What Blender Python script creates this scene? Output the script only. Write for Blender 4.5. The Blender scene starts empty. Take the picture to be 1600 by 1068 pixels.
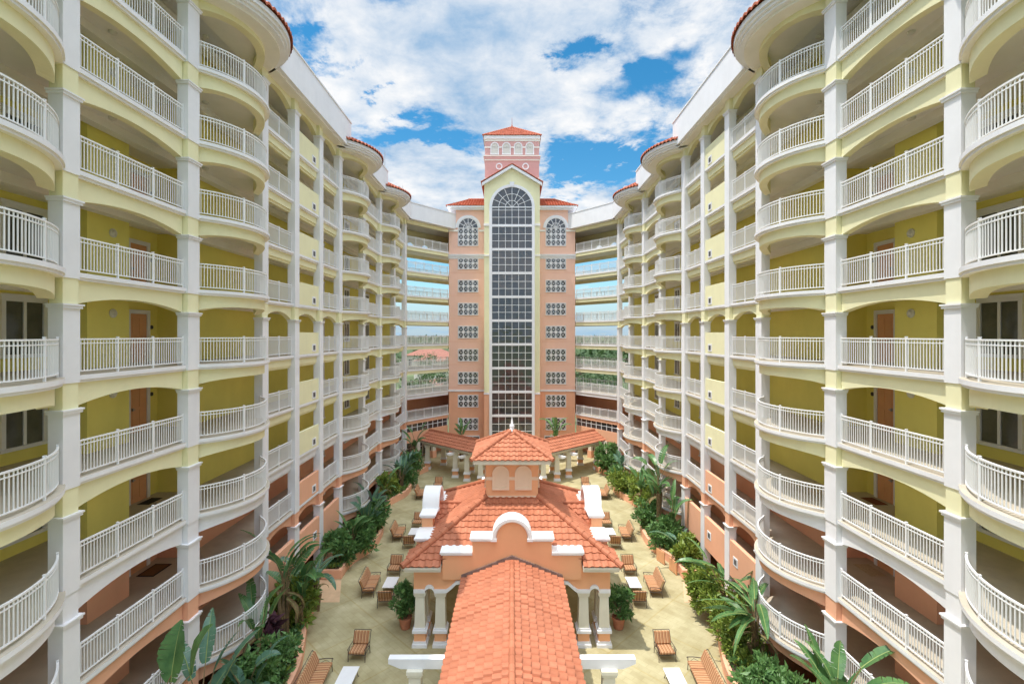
import bpy, bmesh, math, random
from mathutils import Vector
R = math.radians
S = bpy.context.scene
C = S.collection
random.seed(7)

# ------------------------------------------------------------------ camera, sky, sun
CAMZ = 15.8
cam = bpy.data.cameras.new('camera')
cam.sensor_width = 36.0
cam.lens = 17.0
cam.shift_y = -11.0 / 1600.0
cam.clip_start = 0.05
cam.clip_end = 9000
co = bpy.data.objects.new('camera', cam)
co.location = (0, 0, CAMZ)
co.rotation_euler = (R(90), 0, 0)
C.objects.link(co)
S.camera = co

SUN_EL, SUN_DX, SUN_DY = 72.0, 1.0, 0.24          # the sun stands on the left, a little behind the camera
sl = bpy.data.lights.new('sun', 'SUN')
sl.energy = 2.0
sl.angle = R(0.5)
sl.color = (1.0, 0.95, 0.87)
so = bpy.data.objects.new('sun', sl)
hd = Vector((SUN_DX, SUN_DY, 0)).normalized() * math.cos(R(SUN_EL))
so.rotation_euler = Vector((hd.x, hd.y, -math.sin(R(SUN_EL)))).to_track_quat('-Z', 'Y').to_euler()
so.location = (-30, -5, 80)
C.objects.link(so)

W = bpy.data.worlds.new('World')
S.world = W
W.use_nodes = True
nt = W.node_tree
nt.nodes.clear()


def nd(tree, typ, **kw):
    n = tree.nodes.new(typ)
    for k, v in kw.items():
        setattr(n, k, v)
    return n


def mth(tree, op, a, b=None, c=None, clamp=False):
    n = tree.nodes.new('ShaderNodeMath')
    n.operation = op
    n.use_clamp = clamp
    for i, v in enumerate((a, b, c)):
        if v is None:
            continue
        if isinstance(v, (int, float)):
            n.inputs[i].default_value = v
        else:
            tree.links.new(v, n.inputs[i])
    return n.outputs[0]


def build_sky():
    L = nt.links
    out = nd(nt, 'ShaderNodeOutputWorld')
    sky = nd(nt, 'ShaderNodeTexSky', sky_type='NISHITA', sun_disc=False)
    sky.sun_elevation = R(SUN_EL)
    sky.sun_rotation = R(270 - 13)
    sky.altitude = 0
    sky.air_density = 1.0
    sky.dust_density = 0.15
    sky.ozone_density = 2.6
    hs = nd(nt, 'ShaderNodeHueSaturation')
    hs.inputs['Saturation'].default_value = 1.35
    hs.inputs['Hue'].default_value = 0.485
    L.new(sky.outputs[0], hs.inputs['Color'])
    b1 = nd(nt, 'ShaderNodeBackground')
    b1.inputs[1].default_value = 0.077
    L.new(hs.outputs[0], b1.inputs[0])
    tc = nd(nt, 'ShaderNodeTexCoord')
    sp = nd(nt, 'ShaderNodeSeparateXYZ')
    L.new(tc.outputs['Generated'], sp.inputs[0])
    x, y, z = sp.outputs
    zz = mth(nt, 'MAXIMUM', mth(nt, 'ADD', z, 0.16), 0.03)
    px = mth(nt, 'DIVIDE', x, zz)
    py = mth(nt, 'DIVIDE', y, zz)
    cb = nd(nt, 'ShaderNodeCombineXYZ')
    L.new(px, cb.inputs[0]); L.new(py, cb.inputs[1])

    def noise(scale, det, rough, off, dist=0.0):
        m = nd(nt, 'ShaderNodeMapping')
        m.inputs['Location'].default_value = off
        L.new(cb.outputs[0], m.inputs[0])
        n = nd(nt, 'ShaderNodeTexNoise')
        n.inputs['Scale'].default_value = scale
        n.inputs['Detail'].default_value = det
        n.inputs['Roughness'].default_value = rough
        n.inputs['Distortion'].default_value = dist
        L.new(m.outputs[0], n.inputs['Vector'])
        return n.outputs['Fac']
    n1 = noise(1.8, 12, 0.64, (3.1, 1.7, 0.0), 0.25)
    n2 = noise(6.5, 8, 0.62, (8.2, 4.4, 0.0), 0.2)
    n3 = noise(1.5, 8, 0.62, (1.2, 9.1, 0.0), 0.2)
    dens = mth(nt, 'ADD', n1, 0.025)
    # gaps of clear sky, by compass direction and height
    yy = mth(nt, 'MAXIMUM', y, 0.02)
    qx = mth(nt, 'DIVIDE', x, yy)
    qz = mth(nt, 'DIVIDE', z, yy)
    n4 = noise(4.2, 8, 0.65, (5.5, 2.2, 0.0), 0.3)
    n5 = noise(4.2, 8, 0.65, (7.7, 6.1, 3.0), 0.3)
    qx = mth(nt, 'ADD', qx, mth(nt, 'MULTIPLY', mth(nt, 'SUBTRACT', n4, 0.5), 0.34))
    qz = mth(nt, 'ADD', qz, mth(nt, 'MULTIPLY', mth(nt, 'SUBTRACT', n5, 0.5), 0.20))
    for (u, v, ru, rv, am) in GAPS:
        cx, cz = (u - 800) / 755.0, (523 - v) / 755.0
        dx = mth(nt, 'DIVIDE', mth(nt, 'SUBTRACT', qx, cx), ru / 755.0)
        dz = mth(nt, 'DIVIDE', mth(nt, 'SUBTRACT', qz, cz), rv / 755.0)
        d2 = mth(nt, 'ADD', mth(nt, 'MULTIPLY', dx, dx), mth(nt, 'MULTIPLY', dz, dz))
        g = mth(nt, 'MULTIPLY', mth(nt, 'EXPONENT', mth(nt, 'MULTIPLY', d2, -1.0)), am)
        dens = mth(nt, 'SUBTRACT', dens, g)
    dens = mth(nt, 'ADD', dens, mth(nt, 'MULTIPLY', mth(nt, 'SUBTRACT', n2, 0.5), 0.36))
    mr = nd(nt, 'ShaderNodeMapRange', interpolation_type='SMOOTHSTEP')
    mr.inputs['From Min'].default_value = 0.37
    mr.inputs['From Max'].default_value = 0.55
    mr.inputs['To Max'].default_value = 0.97
    L.new(dens, mr.inputs['Value'])
    rp = nd(nt, 'ShaderNodeValToRGB')
    rp.color_ramp.elements[0].position = 0.38
    rp.color_ramp.elements[0].color = (0.36, 0.54, 0.76, 1)
    rp.color_ramp.elements[1].position = 0.58
    rp.color_ramp.elements[1].color = (1.0, 1.0, 1.0, 1)
    shade = mth(nt, 'ADD', mth(nt, 'MULTIPLY', n3, 0.65), mth(nt, 'MULTIPLY', n2, 0.35))
    L.new(shade, rp.inputs[0])
    b2 = nd(nt, 'ShaderNodeBackground')
    # clouds overhead, out of view, brightened as added fill for the shaded walls
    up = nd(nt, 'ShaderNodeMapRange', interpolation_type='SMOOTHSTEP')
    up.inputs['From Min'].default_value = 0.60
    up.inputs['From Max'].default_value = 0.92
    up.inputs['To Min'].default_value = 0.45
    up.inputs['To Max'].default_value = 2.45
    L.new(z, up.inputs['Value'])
    so_ = nd(nt, 'ShaderNodeMapRange', interpolation_type='SMOOTHSTEP')   # unseen clouds behind the camera raised too, added fill for camera-facing walls
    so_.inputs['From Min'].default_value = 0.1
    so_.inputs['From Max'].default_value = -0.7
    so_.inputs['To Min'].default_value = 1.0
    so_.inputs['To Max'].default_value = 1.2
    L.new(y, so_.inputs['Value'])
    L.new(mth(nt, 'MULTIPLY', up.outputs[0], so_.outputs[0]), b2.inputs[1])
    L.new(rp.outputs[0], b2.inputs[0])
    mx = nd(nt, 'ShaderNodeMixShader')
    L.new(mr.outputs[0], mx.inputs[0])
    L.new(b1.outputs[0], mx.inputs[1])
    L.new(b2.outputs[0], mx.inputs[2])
    hz = nd(nt, 'ShaderNodeMapRange', interpolation_type='SMOOTHSTEP')    # pale blue air low over the land
    hz.inputs['From Min'].default_value = 0.13
    hz.inputs['From Max'].default_value = 0.0
    hz.inputs['To Max'].default_value = 0.8
    L.new(z, hz.inputs['Value'])
    b3 = nd(nt, 'ShaderNodeBackground')
    b3.inputs[0].default_value = (0.42, 0.70, 0.95, 1)
    b3.inputs[1].default_value = 0.36
    mh = nd(nt, 'ShaderNodeMixShader')
    L.new(hz.outputs[0], mh.inputs[0])
    L.new(mx.outputs[0], mh.inputs[1])
    L.new(b3.outputs[0], mh.inputs[2])
    L.new(mh.outputs[0], out.inputs[0])


GAPS = [(903, 72, 34, 26, 0.26), (640, 205, 70, 20, 0.24), (905, 255, 95, 24, 0.27), (990, 245, 50, 20, 0.2),
        (525, 95, 32, 16, 0.20), (595, 148, 28, 11, 0.2), (720, 215, 30, 10, 0.15), (480, 40, 26, 12, 0.14),
        (1035, 110, 26, 13, 0.14), (990, 122, 20, 9, 0.1), (870, 265, 22, 30, 0.13),
        (640, 455, 110, 62, 0.3), (960, 455, 110, 62, 0.3), (800, 140, 170, 55, -0.08), (690, 285, 130, 45, -0.10), (1030, 190, 75, 30, -0.08), (905, 310, 60, 18, -0.1)]
build_sky()
S.view_settings.view_transform = 'Standard'
S.view_settings.look = 'None'
S.view_settings.gamma = 1.0
S.view_settings.exposure = 1.16
S.cycles.max_bounces = 14
S.cycles.diffuse_bounces = 9                        # daylight works its way into the deep galleries

# ------------------------------------------------------------------ materials


def mat(name, col, rough=0.8, var=0.06, scale=1.2, bump=0.0, bscale=40, spec=0.3, streak=0.0, metal=0.0):
    m = bpy.data.materials.new(name)
    m.use_nodes = True
    t = m.node_tree
    b = t.nodes['Principled BSDF']
    b.inputs['Roughness'].default_value = rough
    b.inputs['Specular IOR Level'].default_value = spec
    b.inputs['Metallic'].default_value = metal
    g = nd(t, 'ShaderNodeNewGeometry')
    n = nd(t, 'ShaderNodeTexNoise')
    n.inputs['Scale'].default_value = scale
    n.inputs['Detail'].default_value = 7
    n.inputs['Roughness'].default_value = 0.65
    t.links.new(g.outputs['Position'], n.inputs['Vector'])
    f = n.outputs['Fac']
    if streak:                                      # rain streaks: noise stretched along the vertical
        mp = nd(t, 'ShaderNodeMapping')
        mp.inputs['Scale'].default_value = (1.3, 1.3, 0.16)
        t.links.new(g.outputs['Position'], mp.inputs[0])
        n2 = nd(t, 'ShaderNodeTexNoise')
        n2.inputs['Scale'].default_value = 1.6
        n2.inputs['Detail'].default_value = 5
        t.links.new(mp.outputs[0], n2.inputs['Vector'])
        streak *= 0.55
        f = mth(t, 'ADD', mth(t, 'MULTIPLY', f, 1 - streak), mth(t, 'MULTIPLY', n2.outputs['Fac'], streak))
    rp = nd(t, 'ShaderNodeValToRGB')
    rp.color_ramp.elements[0].position = 0.28
    rp.color_ramp.elements[1].position = 0.72
    lo = [max(0, c * (1 - var * 1.6)) for c in col]
    hi = [min(1, c * (1 + var)) for c in col]
    rp.color_ramp.elements[0].color = (*lo, 1)
    rp.color_ramp.elements[1].color = (*hi, 1)
    t.links.new(f, rp.inputs[0])
    t.links.new(rp.outputs[0], b.inputs['Base Color'])
    if bump:
        nb = nd(t, 'ShaderNodeTexNoise')
        nb.inputs['Scale'].default_value = bscale
        nb.inputs['Detail'].default_value = 4
        t.links.new(g.outputs['Position'], nb.inputs['Vector'])
        bp = nd(t, 'ShaderNodeBump')
        bp.inputs['Strength'].default_value = bump
        bp.inputs['Distance'].default_value = 0.02
        t.links.new(nb.outputs['Fac'], bp.inputs['Height'])
        t.links.new(bp.outputs[0], b.inputs['Normal'])
    return m


M = {}
M['white'] = mat('white_paint', (0.80, 0.795, 0.81), 0.65, 0.05, 0.8, 0.12, 60, streak=0.5)
M['rail'] = mat('white_rail_paint', (0.83, 0.83, 0.83), 0.4, 0.02, 2, spec=0.5)
M['cream'] = mat('cream_ceiling', (0.83, 0.80, 0.73), 0.8, 0.04, 0.7, 0.1, 50)
M['yellow'] = mat('pale_yellow_stucco', (0.81, 0.77, 0.49), 0.85, 0.05, 0.6, 0.2, 60, streak=0.5)
M['wall'] = mat('golden_yellow_stucco', (0.86, 0.76, 0.21), 0.85, 0.05, 0.6, 0.2, 60, streak=0.4)
M['orange'] = mat('peach_orange_stucco', (0.83, 0.44, 0.275), 0.85, 0.05, 0.6, 0.2, 60, streak=0.5)
M['pink'] = mat('salmon_pink_stucco', (0.88, 0.56, 0.435), 0.85, 0.04, 0.4, 0.2, 50, streak=0.5)
M['rose'] = mat('rose_stucco', (0.64, 0.36, 0.335), 0.85, 0.04, 0.4, 0.2, 50, streak=0.4)
M['apricot'] = mat('apricot_stucco', (0.84, 0.425, 0.225), 0.85, 0.04, 0.7, 0.2, 60, streak=0.45)
M['floor'] = mat('taupe_walkway_floor', (0.50, 0.44, 0.35), 0.8, 0.10, 1.1, 0.1, 30)
M['door'] = mat('salmon_door_paint', (0.72, 0.36, 0.18), 0.5, 0.04, 2)
M['metal'] = mat('dull_grey_metal', (0.35, 0.35, 0.36), 0.4, 0.05, 3, metal=0.6)
M['dark'] = mat('dark_louvre', (0.045, 0.045, 0.05), 0.6, 0.1, 3)
M['iron'] = mat('bronze_iron', (0.075, 0.055, 0.045), 0.5, 0.1, 5, spec=0.4)
M['lamp'] = mat('frosted_lamp_glass', (0.66, 0.64, 0.58), 0.35, 0.03, 4)
M['terracotta'] = mat('terracotta_pot', (0.50, 0.20, 0.11), 0.85, 0.12, 4, 0.15)
M['soil'] = mat('bark_soil', (0.16, 0.10, 0.07), 0.95, 0.4, 8, 0.8, 20)
M['stone'] = mat('creamy_cast_stone', (0.74, 0.70, 0.58), 0.75, 0.05, 1.4, 0.15, 40, streak=0.4)
M['niche'] = mat('peach_niche_panel', (0.82, 0.62, 0.45), 0.8, 0.03, 2)
M['bark'] = mat('banana_stem_bark', (0.22, 0.15, 0.075), 0.85, 0.3, 6, 0.5, 15)
M['trunk'] = mat('grey_tree_bark', (0.16, 0.125, 0.09), 0.9, 0.25, 5, 0.5, 12)
M['marble'] = mat('pale_table_stone', (0.80, 0.79, 0.79), 0.35, 0.03, 3, spec=0.5)
M['mat_black'] = mat('black_coir', (0.03, 0.028, 0.028), 0.95, 0.2, 20)
M['mat_brown'] = mat('brown_coir', (0.17, 0.085, 0.035), 0.95, 0.2, 20)
M['mat_red'] = mat('red_brown_coir', (0.20, 0.075, 0.04), 0.95, 0.3, 20)
M['mat_tan'] = mat('tan_coir', (0.46, 0.38, 0.25), 0.95, 0.2, 20)
M['brown_paving'] = mat('brown_service_paving', (0.29, 0.155, 0.075), 0.85, 0.18, 1.2, 0.2, 20)
M['tan_paving'] = mat('tan_tile_paving', (0.62, 0.42, 0.25), 0.8, 0.12, 1.2, 0.2, 20)
M['land'] = mat('distant_land', (0.115, 0.15, 0.07), 0.95, 0.45, 0.02)
M['road'] = mat('pale_car_park', (0.40, 0.39, 0.37), 0.9, 0.15, 0.1)
M['far_wall'] = mat('pale_far_stucco', (0.72, 0.66, 0.56), 0.85, 0.05, 0.5)
M['far_roof'] = mat('far_red_roof', (0.28, 0.12, 0.085), 0.8, 0.2, 1.0)
M['flashing'] = mat('weathered_flashing', (0.22, 0.15, 0.125), 0.7, 0.2, 4)
M['capstone'] = mat('bright_white_coping', (0.84, 0.835, 0.825), 0.6, 0.04, 1.0, 0.1, 50, streak=0.6)


def leaf_mat(name, lo, hi, rough=0.42, scale=2.3, trans=0.25):
    m = mat(name, hi, rough, 0.1, scale, spec=0.35)
    t = m.node_tree
    rp = [n for n in t.nodes if n.type == 'VALTORGB'][0]
    rp.color_ramp.elements[0].color = (*lo, 1)
    rp.color_ramp.elements[1].color = (*hi, 1)
    b = t.nodes['Principled BSDF']
    tr = nd(t, 'ShaderNodeBsdfTranslucent')
    t.links.new(rp.outputs[0], tr.inputs['Color'])
    mx = nd(t, 'ShaderNodeMixShader')
    mx.inputs[0].default_value = trans
    t.links.new(b.outputs[0], mx.inputs[1])
    t.links.new(tr.outputs[0], mx.inputs[2])
    t.links.new(mx.outputs[0], t.nodes['Material Output'].inputs['Surface'])
    return m


M['banana'] = leaf_mat('banana_leaf', (0.04, 0.12, 0.045), (0.15, 0.29, 0.095), 0.32, 1.6)
M['blue_leaf'] = leaf_mat('bluish_paddle_leaf', (0.04, 0.115, 0.075), (0.14, 0.26, 0.165), 0.30, 1.8)
M['shrub'] = leaf_mat('deep_green_leaf', (0.03, 0.10, 0.03), (0.21, 0.37, 0.11), 0.4, 3.0)
M['midrib'] = mat('pale_leaf_midrib', (0.30, 0.36, 0.12), 0.5, 0.1, 4)
M['dead'] = leaf_mat('dry_brown_leaf', (0.13, 0.08, 0.035), (0.34, 0.24, 0.11), 0.7, 3.0)
M['croton'] = leaf_mat('yellow_green_leaf', (0.09, 0.18, 0.03), (0.36, 0.42, 0.075), 0.42, 3.2)
M['maroon'] = leaf_mat('maroon_ti_leaf', (0.05, 0.02, 0.03), (0.16, 0.07, 0.09), 0.4, 3.0)
M['tree'] = leaf_mat('oak_leaf', (0.022, 0.06, 0.018), (0.10, 0.155, 0.05), 0.6, 0.35)
M['flower'] = mat('white_flower', (0.8, 0.78, 0.72), 0.6, 0.05, 4)


def glass_mat(name, lo, hi, rough=0.07):
    m = mat(name, hi, rough, 0.1, 0.55, spec=0.5)
    rp = [n for n in m.node_tree.nodes if n.type == 'VALTORGB'][0]
    rp.color_ramp.elements[0].color = (*lo, 1)
    rp.color_ramp.elements[1].color = (*hi, 1)
    t = m.node_tree
    g = nd(t, 'ShaderNodeNewGeometry')
    n = nd(t, 'ShaderNodeTexNoise')
    n.inputs['Scale'].default_value = 0.9
    t.links.new(g.outputs['Position'], n.inputs['Vector'])
    bp = nd(t, 'ShaderNodeBump')
    bp.inputs['Strength'].default_value = 0.25
    bp.inputs['Distance'].default_value = 0.12
    t.links.new(n.outputs['Fac'], bp.inputs['Height'])
    t.links.new(bp.outputs[0], t.nodes['Principled BSDF'].inputs['Normal'])
    return m


M['glass'] = glass_mat('dark_window_glass', (0.025, 0.028, 0.034), (0.06, 0.055, 0.06))
M['glass'].node_tree.nodes['Principled BSDF'].inputs['IOR'].default_value = 1.95
M['glass2'] = glass_mat('room_window_glass', (0.05, 0.055, 0.05), (0.16, 0.16, 0.14))


def tile_mat(name, c1, c2, c3):
    m = bpy.data.materials.new(name)
    m.use_nodes = True
    t = m.node_tree
    b = t.nodes['Principled BSDF']
    b.inputs['Roughness'].default_value = 0.72
    b.inputs['Specular IOR Level'].default_value = 0.25
    uv = nd(t, 'ShaderNodeUVMap', uv_map='UVMap')
    wn = nd(t, 'ShaderNodeTexWhiteNoise', noise_dimensions='2D')
    t.links.new(uv.outputs[0], wn.inputs['Vector'])
    rp = nd(t, 'ShaderNodeValToRGB')
    rp.color_ramp.elements[0].color = (*c1, 1)
    rp.color_ramp.elements[1].color = (*c3, 1)
    e = rp.color_ramp.elements.new(0.5)
    e.color = (*c2, 1)
    t.links.new(wn.outputs['Value'], rp.inputs[0])
    g = nd(t, 'ShaderNodeNewGeometry')
    n = nd(t, 'ShaderNodeTexNoise')
    n.inputs['Scale'].default_value = 1.1
    n.inputs['Detail'].default_value = 8
    n.inputs['Roughness'].default_value = 0.7
    t.links.new(g.outputs['Position'], n.inputs['Vector'])
    mr = nd(t, 'ShaderNodeMapRange')
    mr.inputs['From Min'].default_value = 0.3
    mr.inputs['From Max'].default_value = 0.7
    mr.inputs['To Min'].default_value = 0.76
    mr.inputs['To Max'].default_value = 1.07
    t.links.new(n.outputs['Fac'], mr.inputs['Value'])
    mx = nd(t, 'ShaderNodeVectorMath', operation='SCALE')
    t.links.new(rp.outputs[0], mx.inputs[0])
    t.links.new(mr.outputs[0], mx.inputs['Scale'])
    t.links.new(mx.outputs[0], b.inputs['Base Color'])
    return m


M['tile'] = tile_mat('clay_roof_tile', (0.42, 0.145, 0.075), (0.465, 0.166, 0.088), (0.51, 0.192, 0.107))
M['tile_red'] = tile_mat('red_clay_roof_tile', (0.43, 0.115, 0.058), (0.50, 0.14, 0.075), (0.55, 0.17, 0.095))


def stripe_mat():
    m = bpy.data.materials.new('striped_cushion_fabric')
    m.use_nodes = True
    t = m.node_tree
    b = t.nodes['Principled BSDF']
    b.inputs['Roughness'].default_value = 0.9
    tc = nd(t, 'ShaderNodeTexCoord')
    sp = nd(t, 'ShaderNodeSeparateXYZ')
    t.links.new(tc.outputs['Object'], sp.inputs[0])
    f = mth(t, 'FRACT', mth(t, 'MULTIPLY', mth(t, 'ADD', sp.outputs[0], 10.0), 1 / 0.155))
    rp = nd(t, 'ShaderNodeValToRGB')
    rp.color_ramp.interpolation = 'CONSTANT'
    els = [(0.0, (0.38, 0.15, 0.065)), (0.30, (0.52, 0.33, 0.16)), (0.42, (0.20, 0.07, 0.035)), (0.62, (0.46, 0.21, 0.085)), (0.86, (0.58, 0.44, 0.26))]
    rp.color_ramp.elements[0].position, rp.color_ramp.elements[0].color = els[0][0], (*els[0][1], 1)
    rp.color_ramp.elements[1].position, rp.color_ramp.elements[1].color = els[1][0], (*els[1][1], 1)
    for p, c in els[2:]:
        e = rp.color_ramp.elements.new(p)
        e.color = (*c, 1)
    t.links.new(f, rp.inputs[0])
    t.links.new(rp.outputs[0], b.inputs['Base Color'])
    return m


M['stripe'] = stripe_mat()


def paving_mat():
    m = mat('stamped_concrete', (0.66, 0.575, 0.33), 0.8, 0.2, 0.55, 0.15, 25)
    t = m.node_tree
    b = t.nodes['Principled BSDF']
    rp = [n for n in t.nodes if n.type == 'VALTORGB'][0]
    rp.color_ramp.elements[0].color = (0.34, 0.285, 0.14, 1)
    rp.color_ramp.elements[1].color = (0.545, 0.485, 0.295, 1)
    g = [n for n in t.nodes if n.type == 'NEW_GEOMETRY'][0]
    mp = nd(t, 'ShaderNodeMapping')
    mp.inputs['Rotation'].default_value = (0, 0, R(45))
    t.links.new(g.outputs['Position'], mp.inputs[0])
    br = nd(t, 'ShaderNodeTexBrick')
    br.offset = 0.5
    br.inputs['Scale'].default_value = 1.0
    br.inputs['Brick Width'].default_value = 0.62
    br.inputs['Row Height'].default_value = 0.31
    br.inputs['Mortar Size'].default_value = 0.012
    br.inputs['Mortar Smooth'].default_value = 0.4
    br.inputs['Color1'].default_value = (1, 1, 1, 1)
    br.inputs['Color2'].default_value = (0.86, 0.85, 0.82, 1)
    br.inputs['Mortar'].default_value = (0.78, 0.76, 0.70, 1)
    t.links.new(mp.outputs[0], br.inputs['Vector'])
    br2 = nd(t, 'ShaderNodeTexBrick')              # wide control joints
    br2.offset = 0.0
    br2.inputs['Scale'].default_value = 1.0
    br2.inputs['Brick Width'].default_value = 3.4
    br2.inputs['Row Height'].default_value = 3.4
    br2.inputs['Mortar Size'].default_value = 0.045
    br2.inputs['Mortar Smooth'].default_value = 0.5
    br2.inputs['Color1'].default_value = (1, 1, 1, 1)
    br2.inputs['Color2'].default_value = (0.93, 0.94, 0.97, 1)
    br2.inputs['Mortar'].default_value = (0.86, 0.80, 0.62, 1)
    t.links.new(mp.outputs[0], br2.inputs['Vector'])
    cur = rp.outputs[0]
    for bb in (br, br2):
        mx = nd(t, 'ShaderNodeMix', data_type='RGBA', blend_type='MULTIPLY')
        mx.inputs['Factor'].default_value = 0.75
        t.links.new(cur, mx.inputs['A'])
        t.links.new(bb.outputs['Color'], mx.inputs['B'])
        cur = mx.outputs['Result']
    t.links.new(cur, b.inputs['Base Color'])
    return m


M['paving'] = paving_mat()

# ------------------------------------------------------------------ mesh builder


class MB:
    def __init__(self, sx=1):
        self.v, self.f, self.m, self.uv, self.sx = [], [], [], [], sx
        self.mats = []

    def mi(self, m):
        if m not in self.mats:
            self.mats.append(m)
        return self.mats.index(m)

    def face(self, pts, m, uv=None):
        i = len(self.v)
        self.v += [tuple(p) for p in pts]
        self.f.append(list(range(i, i + len(pts))))
        self.m.append(self.mi(m))
        self.uv.append(uv)

    def idx(self, pts, faces, m, uvs=None):
        i = len(self.v)
        self.v += [tuple(p) for p in pts]
        k = self.mi(m)
        for j, f in enumerate(faces):
            self.f.append([i + q for q in f])
            self.m.append(k)
            self.uv.append(uvs[j] if uvs else None)

    def box(self, x0, x1, y0, y1, z0, z1, m):
        self.prism([(x0, y0), (x1, y0), (x1, y1), (x0, y1)], z0, z1, m)

    def prism(self, poly, z0, z1, m, top=None, bot=None):
        n = len(poly)
        P = [(p[0], p[1], z0) for p in poly] + [(p[0], p[1], z1) for p in poly]
        i = len(self.v)
        self.v += P
        a, b, c = self.mi(m), self.mi(top or m), self.mi(bot or m)
        for k in range(n):
            q = (k + 1) % n
            self.f.append([i + k, i + q, i + n + q, i + n + k]); self.m.append(a); self.uv.append(None)
        self.f.append([i + n + k for k in range(n)]); self.m.append(b); self.uv.append(None)
        self.f.append([i + k for k in range(n)][::-1]); self.m.append(c); self.uv.append(None)

    def extrude(self, pts, vec, m):
        n = len(pts)
        P = [tuple(p) for p in pts] + [(p[0] + vec[0], p[1] + vec[1], p[2] + vec[2]) for p in pts]
        F = [[k, (k + 1) % n, n + (k + 1) % n, n + k] for k in range(n)] + [list(range(n)), [n + k for k in range(n)][::-1]]
        self.idx(P, F, m)

    def strip(self, rows, m, closed=False):
        """rows: list of equal-length loops; quads between neighbours, loops closed into a tube, ends capped."""
        n = len(rows[0])
        P = [p for r in rows for p in r]
        F = []
        for a in range(len(rows) - 1):
            for k in range(n):
                q = (k + 1) % n
                F.append([a * n + k, a * n + q, (a + 1) * n + q, (a + 1) * n + k])
        F.append(list(range(n))[::-1])
        F.append([(len(rows) - 1) * n + k for k in range(n)])
        self.idx(P, F, m)

    def tube(self, path, r, m, n=6):
        path = [Vector(p) for p in path]
        if isinstance(r, (int, float)):
            r = [r] * len(path)
        rows = []
        for i, p in enumerate(path):
            d = (path[min(i + 1, len(path) - 1)] - path[max(i - 1, 0)]).normalized()
            a = d.orthogonal().normalized() if abs(d.z) > 0.95 else d.cross(Vector((0, 0, 1))).normalized()
            b = d.cross(a)
            rows.append([p + a * (r[i] * math.cos(2 * math.pi * k / n)) + b * (r[i] * math.sin(2 * math.pi * k / n)) for k in range(n)])
        self.strip(rows, m)

    def lathe(self, cx, cy, prof, m, n=16):
        rows = [[(cx + r * math.cos(2 * math.pi * k / n), cy + r * math.sin(2 * math.pi * k / n), z) for k in range(n)] for r, z in prof]
        self.strip(rows, m)

    def mesh(self, name, smooth=False, recalc=True):
        me = bpy.data.meshes.new(name)
        v = [(p[0] * self.sx, p[1], p[2]) for p in self.v]
        me.from_pydata(v, [], self.f)
        for m in self.mats:
            me.materials.append(m)
        me.polygons.foreach_set('material_index', self.m)
        if any(u is not None for u in self.uv):
            ul = me.uv_layers.new(name='UVMap')
            for p, u in zip(me.polygons, self.uv):
                if u:
                    for li in p.loop_indices:
                        ul.data[li].uv = u
        if smooth:
            me.polygons.foreach_set('use_smooth', [True] * len(self.f))
        if recalc:
            bm = bmesh.new()
            bm.from_mesh(me)
            bmesh.ops.recalc_face_normals(bm, faces=bm.faces)
            bm.to_mesh(me)
            bm.free()
        me.update()
        return me

    def build(self, name, parent=None, smooth=False, recalc=True, loc=None, rotz=0):
        o = bpy.data.objects.new(name, self.mesh(name, smooth, recalc))
        C.objects.link(o)
        if parent:
            o.parent = parent
        if loc:
            o.location = loc
        o.rotation_euler.z = rotz
        return o


def inst(name, mesh, parent=None, loc=(0, 0, 0), rotz=0):
    o = bpy.data.objects.new(name, mesh)
    C.objects.link(o)
    o.parent = parent
    o.location = loc
    o.rotation_euler.z = rotz
    return o


def tag(o, label=None, cat=None, group=None, kind=None):
    if label: o['label'] = label
    if cat: o['category'] = cat
    if group: o['group'] = group
    if kind: o['kind'] = kind
    return o


def thing(name, label, cat, loc=(0, 0, 0), rotz=0, group=None):
    o = bpy.data.objects.new(name, None)
    o.empty_display_size = 0.3
    C.objects.link(o)
    o.location = loc
    o.rotation_euler.z = rotz
    return tag(o, label, cat, group)


def copy_tree(o, parent=None):
    c = o.copy()
    C.objects.link(c)
    c.parent = parent
    for ch in list(o.children):
        copy_tree(ch, c)
    return c


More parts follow.
